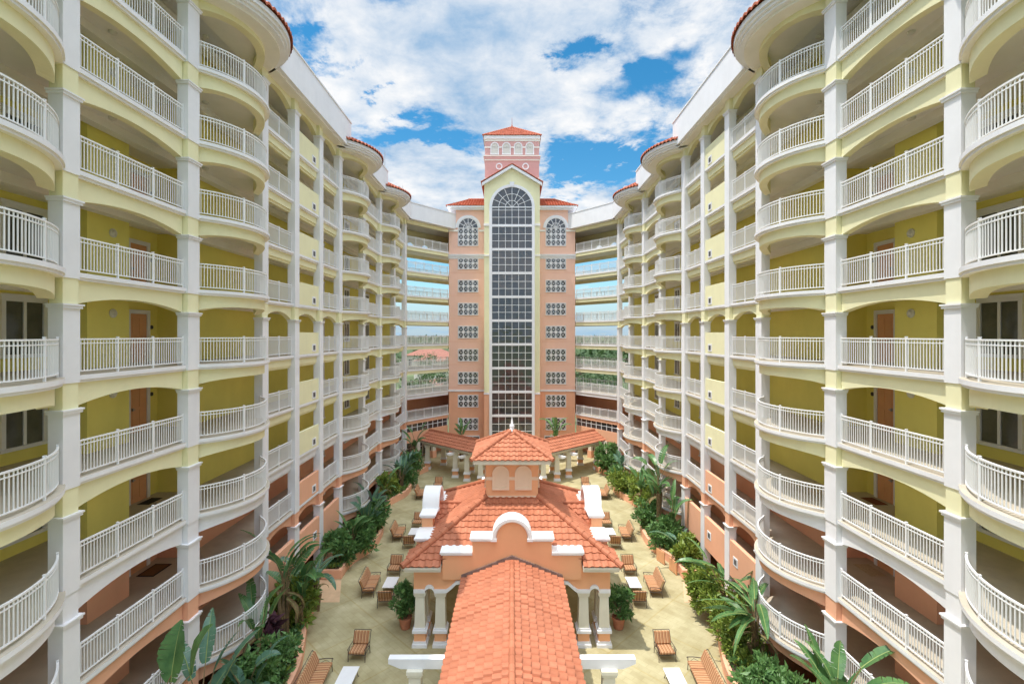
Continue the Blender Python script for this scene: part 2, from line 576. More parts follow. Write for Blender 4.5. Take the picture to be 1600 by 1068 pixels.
def tiles(mb, O, U, Wd, L, T, m, s0=None, s1=None, tw=0.33, ch=0.40, amp=0.045, step=0.05, ns=8, flat=False):
    """Courses of S-shaped clay tiles on a sloping plane: O eave corner, U along the eave, Wd up the slope."""
    O, U, Wd = Vector(O), Vector(U).normalized(), Vector(Wd).normalized()
    N = U.cross(Wd).normalized()
    if N.z < 0:
        N = -N
    s0 = s0 or (lambda t: 0.0)
    s1 = s1 or (lambda t: L)
    rows = max(1, math.ceil(T / ch - 1e-6))
    rnd = random.Random(int(L * 1000))
    for r in range(rows):
        t0, t1 = r * ch, min(T, (r + 1) * ch + 0.015)
        tt0 = min(t0, T)
        a0, b0, a1, b1 = s0(tt0), s1(tt0), s0(t1), s1(t1)
        lo, hi = min(a0, a1), max(b0, b1)
        ds = tw / ns
        k0, k1 = math.floor(lo / ds), math.ceil(hi / ds)
        P, F, UV = [], [], []
        jit = {}
        for k in range(k0, k1 + 1):
            s = k * ds
            p = (s / tw) % 1.0
            h = amp * math.sin(math.pi * p / 0.62) if p < 0.62 else -amp * 0.28 * math.sin(math.pi * (p - 0.62) / 0.38)
            if flat:
                h = amp * (1 - abs(2 * p / 0.8 - 1) ** 3) if p < 0.8 else -amp * 0.9
            ti = math.floor(s / tw + 1e-6)
            j = jit.setdefault(ti, rnd.uniform(-0.012, 0.012))
            sl_, su = min(max(s, a0), b0), min(max(s, a1), b1)
            P.append(O + U * sl_ + Wd * (t0 + j) + N * (h - 0.02))
            P.append(O + U * sl_ + Wd * (t0 + j) + N * (h + step))
            P.append(O + U * su + Wd * t1 + N * h)
        for q in range(k1 - k0):
            a = q * 3
            ti = math.floor(((k0 + q) * ds + ds * .5) / tw)
            uv = (ti * 0.137 + 0.05, r * 0.173 + 0.07)
            F += [[a, a + 3, a + 4, a + 1], [a + 1, a + 4, a + 5, a + 2]]
            UV += [uv, uv]
        mb.idx(P, F, m, UV)


def ridge(mb, A, B, m, r=0.14, seg=0.42):
    A, B = Vector(A), Vector(B)
    d = (B - A)
    n = max(1, round(d.length / seg))
    d.normalize()
    a = d.cross(Vector((0, 0, 1))).normalized()
    b = a.cross(d)
    Lg = (B - A).length / n
    for i in range(n):
        rows = []
        for t, rr in ((i * Lg - 0.03, r), (i * Lg + Lg * .97, r * 0.84)):
            rows.append([A + d * t + a * rr * math.cos(2 * math.pi * k / 10) + b * rr * math.sin(2 * math.pi * k / 10) for k in range(10)])
        i0 = len(mb.f)
        mb.strip(rows, m)
        for j in range(i0, len(mb.f)):
            mb.uv[j] = (i * 0.31 + 0.2, 0.9 + A.x * 0.07)


def arch_poly(w, rise, n=14):
    """Points of a segmental arch of half width w, from -w to w, height 0 at the ends."""
    Rr = (w * w + rise * rise) / (2 * rise)
    th = math.asin(min(1, w / Rr))
    return [(Rr * math.sin(t), Rr * math.cos(t) - (Rr - rise)) for t in [-th + 2 * th * k / n for k in range(n + 1)]]


def at(u, v, z=0.0):
    """A spot of the courtyard, from where the photograph shows it."""
    Y = (CAMZ - z) * 755.0 / (v - 523.0)
    return ((u - 800) / 755.0 * Y, Y)


# ------------------------------------------------------------------ the ground
g = MB(); g.face([(4000 * math.cos(a * math.pi / 24), 4000 * math.sin(a * math.pi / 24), -0.06) for a in range(48)], M['land'])
tag(g.build('ground'), kind='structure')
g = MB(); g.face([(-12.9, 4, 0), (12.9, 4, 0), (12.9, 67, 0), (-12.9, 67, 0)], M['paving'])
tag(g.build('courtyard_paving'), kind='structure')
for sx in (-1, 1):
    g = MB(sx); g.face([(12.9, 4, 0.0), (18, 4, 0.0), (18, 70, 0.0), (12.9, 70, 0.0)], M['brown_paving'])
    g.face([(11.95, 5, 0.004), (12.9, 5, 0.004), (12.9, 60, 0.004), (11.95, 60, 0.004)], M['brown_paving'])
    tag(g.build('service_path'), kind='structure')
    g = MB(sx); g.face([(10.2, 28.6, 0.008), (12.4, 28.6, 0.008), (12.4, 31.2, 0.008), (11.0, 31.2, 0.008)], M['tan_paving'])
    tag(g.build('tiled_path'), kind='structure')
g = MB(); g.face([(-160, 110, -0.05), (160, 110, -0.05), (160, 128, -0.05), (-160, 128, -0.05)], M['road'])
tag(g.build('road'), kind='structure')

# ------------------------------------------------------------------ the two wings
F = lambda k: 14.6 + 3.05 * k
LV = list(range(-4, 5))
COLS = [(7.4, 8.1), (13.77, 14.32), (19.1, 19.8), (24.8, 25.4), (28.5, 29.1), (32.2, 32.8), (35.85, 36.5), (41.6, 42.15), (46.9, 47.65), (52.6, 53.1), (57.9, 58.8)]
KIND = ['curve', 'arch', 'curve', 'rail', 'solid', 'rail', 'curve', 'arch', 'curve', 'rail']
XF, SAG = 12.86, 1.2


def bay(i):
    return COLS[i][1], COLS[i + 1][0]


def circ(i):
    a, b = bay(i)
    c = (b - a) / 2
    Rr = (c * c + SAG * SAG) / (2 * SAG)
    return XF - SAG + Rr, (a + b) / 2, Rr


def arc(i, off, xe, n=24):
    xc, yc, Rr = circ(i)
    r = Rr + off
    th = math.acos(max(-1, min(1, (xc - xe) / r)))
    return [(xc - r * math.cos(t), yc + r * math.sin(t)) for t in [-th + 2 * th * k / n for k in range(n + 1)]]


def beam_mat(k):
    return M['yellow'] if k >= -1 else (M['white'] if k == -2 else M['orange'])


def rail_path(mb, path, z0=0.0, post=1.6, pick=0.115, closed_ends=True):
    """A painted metal railing along a plan polyline, standing on z0."""
    P = [Vector((p[0], p[1], 0)) for p in path]
    cum = [0]
    for a, b in zip(P, P[1:]):
        cum.append(cum[-1] + (b - a).length)
    L = cum[-1]

    def pt(s):
        s = min(max(s, 0), L)
        for i in range(len(P) - 1):
            if s <= cum[i + 1] + 1e-9:
                d = (P[i + 1] - P[i]).normalized()
                return P[i] + d * (s - cum[i]), d
        return P[-1], (P[-1] - P[-2]).normalized()
    m = M['rail']

    def bar(z, h, w):
        rows = []
        for i, p in enumerate(P):
            d = (P[min(i + 1, len(P) - 1)] - P[max(i - 1, 0)]).normalized()
            nn = Vector((-d.y, d.x, 0)) * (w / 2)
            rows.append([(p.x + nn.x, p.y + nn.y, z), (p.x - nn.x, p.y - nn.y, z), (p.x - nn.x, p.y - nn.y, z + h), (p.x + nn.x, p.y + nn.y, z + h)])
        mb.strip(rows, m)

    def stick(s, w, za, zb):
        p, d = pt(s)
        nn = Vector((-d.y, d.x, 0))
        q = [p + d * (w / 2 * i) + nn * (w / 2 * j) for i, j in ((-1, -1), (1, -1), (1, 1), (-1, 1))]
        mb.prism([(a.x, a.y) for a in q], za, zb, m)
    bar(z0 + 1.05, 0.045, 0.06)
    bar(z0 + 0.93, 0.03, 0.035)
    bar(z0 + 0.10, 0.035, 0.04)
    npost = max(1, round(L / post))
    for i in range(npost + 1):
        s = 0.035 + (L - 0.07) * i / npost
        stick(s, 0.055, z0, z0 + 1.13)
        stick(s, 0.07, z0 + 1.13, z0 + 1.15)
    n = round(L / pick)
    for i in range(1, n):
        stick(L * i / n, 0.024, z0 + 0.11, z0 + 1.06)


def wall_plan():
    return [(16.5, 5), (16.5, 17.3), (15.2, 17.3), (15.2, 19.2), (16.5, 19.2), (16.5, 22.5), (15.2, 22.5), (15.2, 60), (18, 60), (18, 5)]


def make_wing(sx, label):
    root = thing('apartment_wing', label, 'building', (0, 0, 0))
    w = MB(sx)
    w.prism(wall_plan(), 0, F(-2) - 0.2, M['orange'])
    w.prism(wall_plan(), F(-2) - 0.2, 29.9, M['wall'])
    for k in LV:                                    # cream drop along the walkway ceiling
        w.box(14.55, 14.95, 8.2, 57.8, F(k) + 2.52, F(k) + 2.828, M['cream'])
    w.build('wall', root)
    # floor slabs with their white edge
    out = []
    for i in range(10):
        a, b = bay(i)
        out.append((12.86, COLS[i][0])); out.append((12.86, a))
        if KIND[i] == 'curve':
            out += arc(i, 0.10, 12.86)
    out += [(12.86, COLS[10][0]), (12.86, 58.75), (17, 58.75), (17, 5.2), (12.86, 5.2)]
    s = MB(sx)
    s.prism(out, -0.135, 0, M['white'], M['floor'], M['cream'])
    low = []
    for i in range(10):
        low += [(12.92, COLS[i][0]), (12.92, COLS[i][1])]
        if KIND[i] == 'curve':
            low += arc(i, 0.045, 12.92)
    low += [(12.92, COLS[10][0]), (12.92, 58.74), (16.99, 58.74), (16.99, 5.21), (12.92, 5.21)]
    s.prism(low, -0.22, -0.1352, M['white'], M['white'], M['cream'])
    slab = s.mesh('floor_slab')
    for k in LV:
        inst('floor_slab', slab, root, (0, 0, F(k)))
    # beams
    meshes = {}

    def beam(i, k, z):
        arched = KIND[i] in ('arch', 'curve') or k in (1, 5, -3)
        key = (i, arched, beam_mat(k).name)
        if key not in meshes:
            b = MB(sx)
            y0, y1 = bay(i)
            m = beam_mat(k)
            if KIND[i] == 'curve':
                po, pi = arc(i, -0.12, 12.98, 28), arc(i, -0.48, 12.98, 28)
                rows = []
                for j in range(29):
                    t = -1 + 2 * j / 28
                    zb = -0.64 - 0.20 * abs(t) ** 3.5
                    rows.append([(*po[j], -0.22), (*po[j], zb), (*pi[j], zb), (*pi[j], -0.22)])
                b.strip(rows, m)
            elif arched:
                wd = (y1 - y0) / 2
                rise = 0.29 if wd > 2 else 0.42
                z0 = -0.95
                XB = 13.02
                pr = [(XB, y0 + wd + a, z0 + h) for a, h in arch_poly(wd - 0.02, rise)]
                pts = [(XB, y0, -0.22), (XB, y0, z0)] + pr + [(XB, y1, z0), (XB, y1, -0.22)]
                b.extrude(pts, (0.3, 0, 0), m)
            else:
                b.box(13.02, 13.30, y0, y1, -0.60, -0.22, m)
                b.box(13.10, 13.27, y0, y1, -0.74, -0.60, m)
            meshes[key] = b.mesh('beam')
        inst('beam', meshes[key], root, (0, 0, z))
    for k in LV + [5]:
        for i in range(1 if sx else 0, 10):
            beam(i, k, F(k) if k < 5 else 30.05)
        beam(0, k, F(k) if k < 5 else 30.05)
    # columns
    for c, (y0, y1) in enumerate(COLS):
        full = c in (1, 2, 7, 8, 0)
        b = MB(sx)
        z = 0.0
        for k in LV + [5]:
            if not (full or k in (1, 5, -3)):
                continue
            top = F(k) if k < 5 else 30.0
            b.box(12.79, 13.22, y0, y1, z, top - 1.08, M['white'])
            b.box(12.74, 13.24, y0 - 0.045, y1 + 0.045, top - 1.08, top - 1.00, M['white'])
            b.box(12.71, 13.25, y0 - 0.075, y1 + 0.075, top - 1.00, top - 0.95, M['white'])
            b.box(12.82, 13.21, y0 + 0.025, y1 - 0.025, top - 0.95, top - 0.20 if k < 5 else 29.85, beam_mat(k))
            z = top - 0.20
        b.build('column', root)
    # railings
    for i in range(10):
        a, b_ = bay(i)
        if KIND[i] == 'solid':
            continue
        r = MB(sx)
        if KIND[i] == 'curve':
            p = arc(i, -0.06, 12.9, 26)
        else:
            p = [(12.99, a + 0.01), (12.99, b_ - 0.01)]
        rail_path(r, p, 0.0, 1.65)
        me = r.mesh('railing')
        for k in LV:
            if k == -4 and i in (3, 5):
                continue
            inst('railing', me, root, (0, 0, F(k)))
    # solid parapets with their air vents
    for i, ks in ((4, LV), (3, [-4]), (5, [-4])):
        a, b_ = bay(i)
        for k in ks:
            p = MB(sx)
            low = -0.72 if k == -4 else 0.0
            p.box(12.88 if k > -4 else 12.83, 13.06, a, b_, low, 1.36, M['yellow'] if k >= -2 else M['orange'])
            po = p.build('parapet', root, loc=(0, 0, F(k)))
            if i == 4 or (i == 3 and k == -4):
                v = MB(sx)
                xx = 12.88 if k > -4 else 12.83
                yv = b_ - 1.05
                v.box(xx - 0.03, xx - 0.001, yv, yv + 0.56, 0.12, 0.62, M['white'])
                v.box(xx - 0.036, xx - 0.0305, yv + 0.12, yv + 0.44, 0.22, 0.52, M['dark'])
                for j in range(3):
                    v.box(xx - 0.045, xx - 0.037, yv + 0.12, yv + 0.44, 0.275 + 0.085 * j, 0.30 + 0.085 * j, M['metal'])
                v.build('vent', po)
    # doors, lamps, number plaques, windows
    dm, fm, hm = MB(sx), MB(sx), MB(sx)
    dm.box(16.42, 16.49, 20.78, 21.72, 0.0, 2.12, M['door'])
    for (ya, yb, za, zb) in ((20.9, 21.2, 0.2, 0.95), (21.3, 21.6, 0.2, 0.95), (20.9, 21.2, 1.1, 1.95), (21.3, 21.6, 1.1, 1.95)):
        dm.box(16.405, 16.42, ya, yb, za, zb, M['door'])
    fm.box(16.38, 16.495, 20.60, 20.775, 0, 2.3, M['white']); fm.box(16.38, 16.495, 21.725, 21.90, 0, 2.3, M['white'])
    fm.box(16.38, 16.495, 20.775, 21.725, 2.125, 2.3, M['white'])
    hm.box(16.34, 16.40, 20.84, 20.90, 0.96, 1.08, M['metal']); hm.box(16.33, 16.35, 20.84, 20.98, 1.0, 1.03, M['metal'])
    lm = MB(sx)
    lm.strip([[(15.197 - d, 18.4 + rr * math.cos(2 * math.pi * q / 16), 2.02 + rr * math.sin(2 * math.pi * q / 16)) for q in range(16)] for d, rr in ((0.0, 0.17), (0.04, 0.17), (0.05, 0.13), (0.11, 0.09), (0.125, 0.03))], M['lamp'])
    nm = MB(sx)
    nm.strip([[(16.497 - d, 22.12 + rr * math.cos(2 * math.pi * q / 12), 1.55 + rr * math.sin(2 * math.pi * q / 12)) for q in range(12)] for d, rr in ((0.0, 0.09), (0.03, 0.09), (0.035, 0.05))], M['dark'])
    dme, fme, hme, lme, nme = dm.mesh('door'), fm.mesh('door_frame'), hm.mesh('handle'), lm.mesh('wall_lamp'), nm.mesh('number_plaque')

    def window(x, y0, y1, z0, z1):
        f, g_ = MB(sx), MB(sx)
        t = 0.14
        f.box(x - 0.09, x - 0.003, y0, y0 + t, z0, z1, M['white']); f.box(x - 0.09, x - 0.003, y1 - t, y1, z0, z1, M['white'])
        f.box(x - 0.09, x - 0.003, y0 + t, y1 - t, z1 - t, z1, M['white']); f.box(x - 0.13, x - 0.003, y0 - 0.06, y1 + 0.06, z0 - 0.12, z0, M['white'])
        f.box(x - 0.07, x - 0.003, (y0 + y1) / 2 - 0.05, (y0 + y1) / 2 + 0.05, z0, z1 - t, M['white'])
        f.box(x - 0.12, x - 0.003, y0 - 0.05, y1 + 0.05, z1, z1 + 0.1, M['white'])
        g_.box(x - 0.035, x - 0.006, y0 + t + .001, (y0 + y1) / 2 - 0.051, z0 + .001, z1 - t - .001, M['glass2'])
        g_.box(x - 0.035, x - 0.006, (y0 + y1) / 2 + 0.051, y1 - t - .001, z0 + .001, z1 - t - .001, M['glass2'])
        return f.mesh('window'), g_.mesh('pane')
    wins = [window(16.5, 15.55, 17.1, 0.55, 2.45), window(15.2, 43.6, 45.0, 0.7, 2.35), window(15.2, 49.8, 51.2, 0.7, 2.35), window(15.2, 37.8, 39.0, 0.7, 2.35)]
    for k in LV:
        d = inst('door', dme, root, (0, 0, F(k)))
        inst('door_frame', fme, d); inst('handle', hme, d)
        inst('wall_lamp', lme, root, (0, 0, F(k)))
        inst('number_plaque', nme, root, (0, 0, F(k)))
        for a_, b_ in wins:
            q = inst('window', a_, root, (0, 0, F(k)))
            inst('pane', b_, q)
    # small round lamps under the ceilings
    cl = MB(sx)
    cl.lathe(14.2, 0, [(0.02, -0.12), (0.12, -0.08), (0.14, 0.0)], M['lamp'], 12)
    clm = cl.mesh('ceiling_lamp')
    for k in LV[2:]:
        for y in (11.5, 17.2, 22.4, 30.6, 39.3):
            inst('ceiling_lamp', clm, root, (0, y, F(k) + 2.828))
    # roof: flat body, white parapets, round tiled eaves
    rf = MB(sx)
    rf.box(12.9, 18, 4, 60, 29.9, 31.7, M['white'])
    rf.build('roof', root)
    for y0, y1 in ((4.0, 4.6), (13.2, 19.7), (25.0, 36.7), (41.2, 47.6), (52.3, 58.9)):
        p = MB(sx)
        p.box(12.2, 12.898, y0, y1, 29.86, 31.8, M['white'])
        p.box(12.15, 12.898, y0 - 0.02, y1 + 0.02, 31.8, 31.9, M['white'])
        p.box(12.42, 13.6, y0 + 0.01, y1 - 0.01, 29.74, 29.86, M['cream'])
        p.build('parapet', root)
    for i in (0, 2, 6, 8):
        p = MB(sx)

        def sector(o0, z0, z1, m, xe=12.9):
            p.prism(arc(i, o0, xe, 40), z0, z1, m)
        sector(0.55, 29.62, 29.74, M['cream'], 13.6)
        sector(0.78, 29.74, 29.86, M['white'])
        sector(0.90, 29.86, 30.0, M['white'])
        sector(1.02, 30.0, 30.22, M['white'])
        p.build('eave', root)
        t = MB(sx)
        xc, yc, Rr = circ(i)
        n = 0.24
        for ring in range(6):
            r0, r1 = Rr + 1.14 - 0.42 * ring, Rr + 1.14 - 0.42 * (ring + 1) - 0.02
            z0, z1 = 30.2 + 0.21 * ring, 30.2 + 0.21 * (ring + 1)
            th = math.acos((xc - 12.9) / (Rr + 1.1))
            cnt = int(2 * th * (Rr + 1.1) / 0.34)
            Pp, Ff, Uu = [], [], []
            for q in range(cnt * 6 + 1):
                a_ = -th + 2 * th * q / (cnt * 6)
                h = 0.12 * abs(math.sin(math.pi * q / 6.0))
                for rr, zz in ((r0, z0 + h - 0.03), (r0, z0 + h + 0.09), (r1, z1 + h)):
                    Pp.append((xc - rr * math.cos(a_), yc + rr * math.sin(a_), zz))
            for q in range(cnt * 6):
                Ff += [[q * 3, q * 3 + 3, q * 3 + 4, q * 3 + 1], [q * 3 + 1, q * 3 + 4, q * 3 + 5, q * 3 + 2]]
                Uu += [((q // 6) * 0.137, ring * 0.171)] * 2
            t.idx(Pp, Ff, M['tile_red'], Uu)
        t.build('roof_tiles', root)
    return root


make_wing(-1, 'left apartment wing in shade, stacked yellow galleries with white railings')
make_wing(1, 'right apartment wing in sunlight, stacked yellow galleries with white railings')

# lightning rods on the far end of the left wing
for (x, y, lab) in ((-13.2, 50.2, 'taller thin grey lightning rod behind a round red tiled eave of the left wing'), (-13.0, 57.5, 'short thin grey lightning rod on the white parapet beside the tower')):
    h = 2.9 if y < 52 else 1.6
    b = MB()
    b.lathe(x, y, [(0.08, 31.7), (0.08, 31.76), (0.03, 31.8), (0.025, 31.7 + h), (0.004, 31.75 + h + .35)], M['metal'], 8)
    tag(b.build('lightning_rod'), lab, 'lightning rod')

# ------------------------------------------------------------------ the tower


def make_tower():
    root = thing('tower', 'tall pink and cream tower with arched glass front and tiled roofs', 'tower', (0, 64, 0))

    def B(mb, name, parent=root, **k):
        o = mb.build(name, parent, **k)
        if parent is root:
            o.location = (0, -64, 0)
        return o
    zb = F(-2) - 0.1
    w = MB()
    w.box(-8.4, 8.4, 64.3, 73, 0, zb, M['orange'])
    w.box(-8.4, 8.4, 64.3, 73, zb, 29.9, M['pink'])
    w.box(-7.45, 7.45, 64.3, 73, 29.9, 32.5, M['pink'])
    B(w, 'wall')
    c = MB()                                         # projecting centre bay with its gable
    c.box(-3.58, 3.58, 62.2, 66, 0, zb, M['orange'])
    c.box(-3.58, 3.58, 62.2, 66, zb, 35.2, M['yellow'])
    c.extrude([(-3.58, 62.2, 35.2), (3.58, 62.2, 35.2), (0, 62.2, 37.3)], (0, 7.5, 0), M['yellow'])
    B(c, 'centre_bay')
    # trims
    t = MB()
    for z0, z1, d in ((25.9, 26.15, 0.06), (26.15, 26.35, 0.14), (26.35, 26.5, 0.2)):
        for s in (-1, 1):
            xa, xb = sorted((s * 3.7, s * 8.46))
            t.box(xa, xb, 64.3 - d, 64.3, z0, z1, M['white'])
    for s in (-1, 1):
        xa, xb = sorted((s * 3.7, s * 8.44))
        t.box(xa, xb, 64.2, 64.3, zb - 0.12, zb + 0.12, M['white'])
        xa, xb = sorted((s * 2.95, s * 3.62))
        t.box(xa, xb, 62.12, 62.2, zb - 0.25, zb - 0.02, M['white'])
        for zz, h in ((29.8, 0.32), (25.9, 0.22)):
            xa, xb = sorted((s * 2.96, s * 3.64))
            t.box(xa, xb, 62.12, 62.2, zz, zz + h, M['cream'])
        xa, xb = sorted((s * 7.1, s * 8.47)); t.box(xa, xb, 64.18, 64.3, 29.5, 29.75, M['cream'])
        xa, xb = sorted((s * 3.6, s * 4.4)); t.box(xa, xb, 64.22, 64.3, 29.5, 29.75, M['cream'])
        for k in range(-3, 4):                     # thin reveal lines across the stucco
            xa, xb = sorted((s * 3.6, s * 8.41))
            t.box(xa, xb, 64.285, 64.3, F(k) + 0.32, F(k) + 0.35, M['orange'])
    B(t, 'cornice')
    # the tall arched window
    f, p = MB(), MB()
    gl, fr = 2.56, 2.92
    zs = 32.2
    yf = 62.2
    for s in (-1, 1):
        xa, xb = sorted((s * gl, s * fr)); f.box(xa, xb, yf - 0.14, yf, 2.0, zs, M['white'])
    n = 28
    rows = []
    for j in range(n + 1):
        a = math.pi * j / n
        rows.append([(r * math.cos(a), y, zs + r * math.sin(a)) for r, y in ((gl, yf - 0.14), (fr, yf - 0.14), (fr, yf), (gl, yf))])
    f.strip(rows, M['white'])
    f.extrude([(-0.22, yf - 0.2, zs + fr - 0.25), (0.22, yf - 0.2, zs + fr - 0.25), (0.32, yf - 0.2, zs + fr + 0.3), (-0.32, yf - 0.2, zs + fr + 0.3)], (0, 0.2, 0), M['white'])
    for k in range(-3, 6):
        f.box(-gl, gl, yf - 0.11, yf, F(k) - 0.17, F(k) + 0.14, M['white'])
    mw = 0.028
    for j in range(1, 6):
        x = -gl + 2 * gl * j / 6
        f.box(x - mw, x + mw, yf - 0.08, yf - 0.002, 2.0, zs, M['rail'])
    for k in range(-4, 6):
        for q in (1, 2):
            z = F(k) + 0.14 + (3.05 - 0.31) * q / 3
            if z < zs + 0.1:
                f.box(-gl, gl, yf - 0.075, yf - 0.004, z - mw, z + mw, M['rail'])
    f.box(-gl, gl, yf - 0.09, yf, zs - 0.06, zs + 0.06, M['rail'])
    for r in (0.85, 1.7):
        rows = []
        for j in range(n + 1):
            a = math.pi * j / n
            rows.append([(rr * math.cos(a), y, zs + rr * math.sin(a)) for rr, y in ((r - mw, yf - 0.08), (r + mw, yf - 0.08), (r + mw, yf - .002), (r - mw, yf - .002))])
        f.strip(rows, M['rail'])
    for j in range(1, 8):
        a = math.pi * j / 8
        d, q = Vector((math.cos(a), 0, math.sin(a))), Vector((-math.sin(a), 0, math.cos(a))) * mw
        r0 = 0.87 if j % 2 else 0.02
        A, E = Vector((0, yf - 0.077, zs)) + d * r0, Vector((0, yf - 0.077, zs)) + d * (gl - .01)
        f.extrude([A - q, E - q, E + q, A + q], (0, 0.07, 0), M['rail'])
    wf = B(f, 'arched_window')
    pts = [(-gl + .003, yf - 0.03, 2.0), (gl - .003, yf - 0.03, 2.0)] + [((gl - .003) * math.cos(math.pi * j / n), yf - 0.03, zs + (gl - .003) * math.sin(math.pi * j / n)) for j in range(n + 1)]
    p.extrude([(a, b + 0.015, c_) for a, b, c_ in pts], (0, 0.013, 0), M['glass'])
    rg = random.Random(5)
    zl = sorted([F(k) + 0.14 + (3.05 - 0.31) * q / 3 for k in range(-4, 6) for q in range(4)])
    zl = [z for z in zl if z < zs + .2]
    for j in range(6):                               # every pane sits a little differently in its frame
        for za, zc in zip(zl, zl[1:]):
            if zc - za < 0.5 or zc - za > 1.2:
                continue
            xa, xb = -gl + 2 * gl * j / 6 + .03, -gl + 2 * gl * (j + 1) / 6 - .03
            o = [rg.uniform(-.007, .007) for _ in range(3)]
            p.face([(xa, yf - .03 + o[0], za), (xb, yf - .03 + o[1], za), (xb, yf - .03 + o[1] + o[2], zc), (xa, yf - .03 + o[0] + o[2], zc)], M['glass'])
    p.build('pane', wf)
    # side windows
    X0, hw = 5.83, 1.36

    def lattice(f, p, z0, z1, y, rows_, dy=0.0):
        f.box(-hw, hw, y - 0.09, y, z1 - 0.1, z1, M['white']); f.box(-hw, hw, y - 0.09, y, z0, z0 + 0.1, M['white'])
        f.box(-hw, -hw + 0.1, y - 0.09, y, z0 + 0.1, z1 - 0.1, M['white']); f.box(hw - 0.1, hw, y - 0.09, y, z0 + 0.1, z1 - 0.1, M['white'])
        xs = [-hw + 0.1 + (2 * hw - 0.2) * j / 4 for j in range(5)]
        zs_ = [z0 + 0.1 + (z1 - z0 - 0.2) * j / rows_ for j in range(rows_ + 1)]
        for x in xs[1:-1]:
            f.box(x - 0.05, x + 0.05, y - 0.075, y - .003, z0 + 0.1, z1 - 0.1, M['white'])
        for z in zs_[1:-1]:
            f.box(-hw + 0.1, hw - 0.1, y - 0.07, y - .005, z - 0.05, z + 0.05, M['white'])
        for a in range(4):
            for b in range(rows_):
                cx, cz = (xs[a] + xs[a + 1]) / 2, (zs_[b] + zs_[b + 1]) / 2
                e, tt = 0.25, 0.022
                for sg in (-1, 1):
                    f.extrude([(cx - e - tt, y - 0.06, cz - sg * e), (cx - e + tt, y - 0.06, cz - sg * e), (cx + e + tt, y - 0.06, cz + sg * e), (cx + e - tt, y - 0.06, cz + sg * e)], (0, 0.03, 0), M['rail'])
                for k1 in (-1, 1):                # little corner fillets make the panes look round
                    for k2 in (-1, 1):
                        ax, az = cx + k1 * 0.27, cz + k2 * (zs_[1] - zs_[0]) * 0.44
                        f.extrude([(ax, y - 0.065, az), (ax - k1 * 0.16, y - 0.065, az), (ax, y - 0.065, az - k2 * 0.16)], (0, 0.03, 0), M['white'])
        p.box(-hw + .101, hw - .101, y - 0.022, y - 0.001, z0 + 0.101, z1 - 0.101, M['glass'])
    f, p = MB(), MB()
    lattice(f, p, 0.75, 2.4, 64.3, 2)
    fm_, pm_ = f.mesh('lattice_window'), p.mesh('pane')
    for s in (-1, 1):
        for k in range(-4, 4):
            q = inst('lattice_window', fm_, root, (s * X0, -64, F(k) + 0.0))
            inst('pane', pm_, q)
        f, p = MB(), MB()
        zs2, y = 30.0, 64.3
        lattice(f, p, 27.6, zs2, y, 3)
        for j_r, (ra, rb, yy) in enumerate(((hw, hw + 0.33, y - 0.12), (hw - 0.1, hw, y - 0.09), (0.6, 0.67, y - 0.07))):
            rows = []
            for j in range(n + 1):
                a = math.pi * j / n
                rows.append([(r * math.cos(a), yv, zs2 + r * math.sin(a)) for r, yv in ((ra, yy), (rb, yy), (rb, y - .002), (ra, y - .002))])
            f.strip(rows, M['white'])
        for j in range(1, 6):
            a = math.pi * j / 6
            d, q = Vector((math.cos(a), 0, math.sin(a))), Vector((-math.sin(a), 0, math.cos(a))) * 0.035
            A, E = Vector((0, y - 0.07, zs2)) + d * 0.1, Vector((0, y - 0.07, zs2)) + d * (hw - .05)
            f.extrude([A - q, E - q, E + q, A + q], (0, 0.06, 0), M['white'])
        r = hw - .101
        p.extrude([(-r, y - 0.022, zs2 + .001), (r, y - 0.022, zs2 + .001)] + [(r * math.cos(math.pi * j / n), y - 0.022, zs2 + .001 + r * math.sin(math.pi * j / n)) for j in range(1, n)], (0, 0.02, 0), M['glass'])
        q = f.build('arched_window', root, loc=(s * X0, -64, 0))
        p.build('pane', q)
    # side roofs
    r = MB()
    e = 8.75
    ze, zr, yr = 32.85, 35.0, 68.6
    sl_ = Vector((0, yr - 63.7, zr - ze))
    tiles(r, (-e, 63.7, ze), (1, 0, 0), sl_, 2 * e, sl_.length, M['tile_red'], s0=lambda t: 2.6 * t / sl_.length, s1=lambda t: 2 * e - 2.6 * t / sl_.length, ns=5, tw=0.36)
    for s in (-1, 1):
        U = (0, 1, 0)
        wv = Vector((-s * 2.6, yr - 63.7, zr - ze))
        r.face([(s * e, 63.7, ze), (s * e, 73.5, ze), (s * (e - 2.6), yr, zr)], M['tile_red'], (0.3, 0.3))
    r.face([(-e, 73.5, ze), (e, 73.5, ze), (e - 2.6, yr, zr), (-e + 2.6, yr, zr)], M['tile_red'], (0.4, 0.2))
    ridge(r, (-e + 2.6, yr, zr), (e - 2.6, yr, zr), M['tile_red'])
    B(r, 'hip_roof', recalc=False)
    ev = MB()
    ev.box(-8.2, 8.2, 63.95, 73.2, 32.35, 32.6, M['white']); ev.box(-8.6, 8.6, 63.75, 73.4, 32.6, 32.83, M['white'])
    B(ev, 'eave')
    # gable roof of the centre bay
    r = MB()
    for s in (-1, 1):
        A, T = Vector((s * 3.85, 61.75, 35.25)), Vector((0, 61.75, 37.55))
        r.extrude([A, T, T + Vector((0, 0, -0.36)), A + Vector((0, 0, -0.36))], (0, 0.42, 0), M['white'])
        A2, T2 = A + Vector((s * 0.12, -0.06, 0.03)), T + Vector((0, -0.06, 0.06))
        r.extrude([A2, T2, T2 + Vector((0, 0, 0.06)), A2 + Vector((0, 0, 0.06))], (0, 8.5, 0), M['tile_red'])
        sv = (T2 - A2)
        tiles(r, A2 + Vector((0, 0, 0.07)), (0, 1, 0), sv, 8.3, sv.length, M['tile_red'], ns=5)
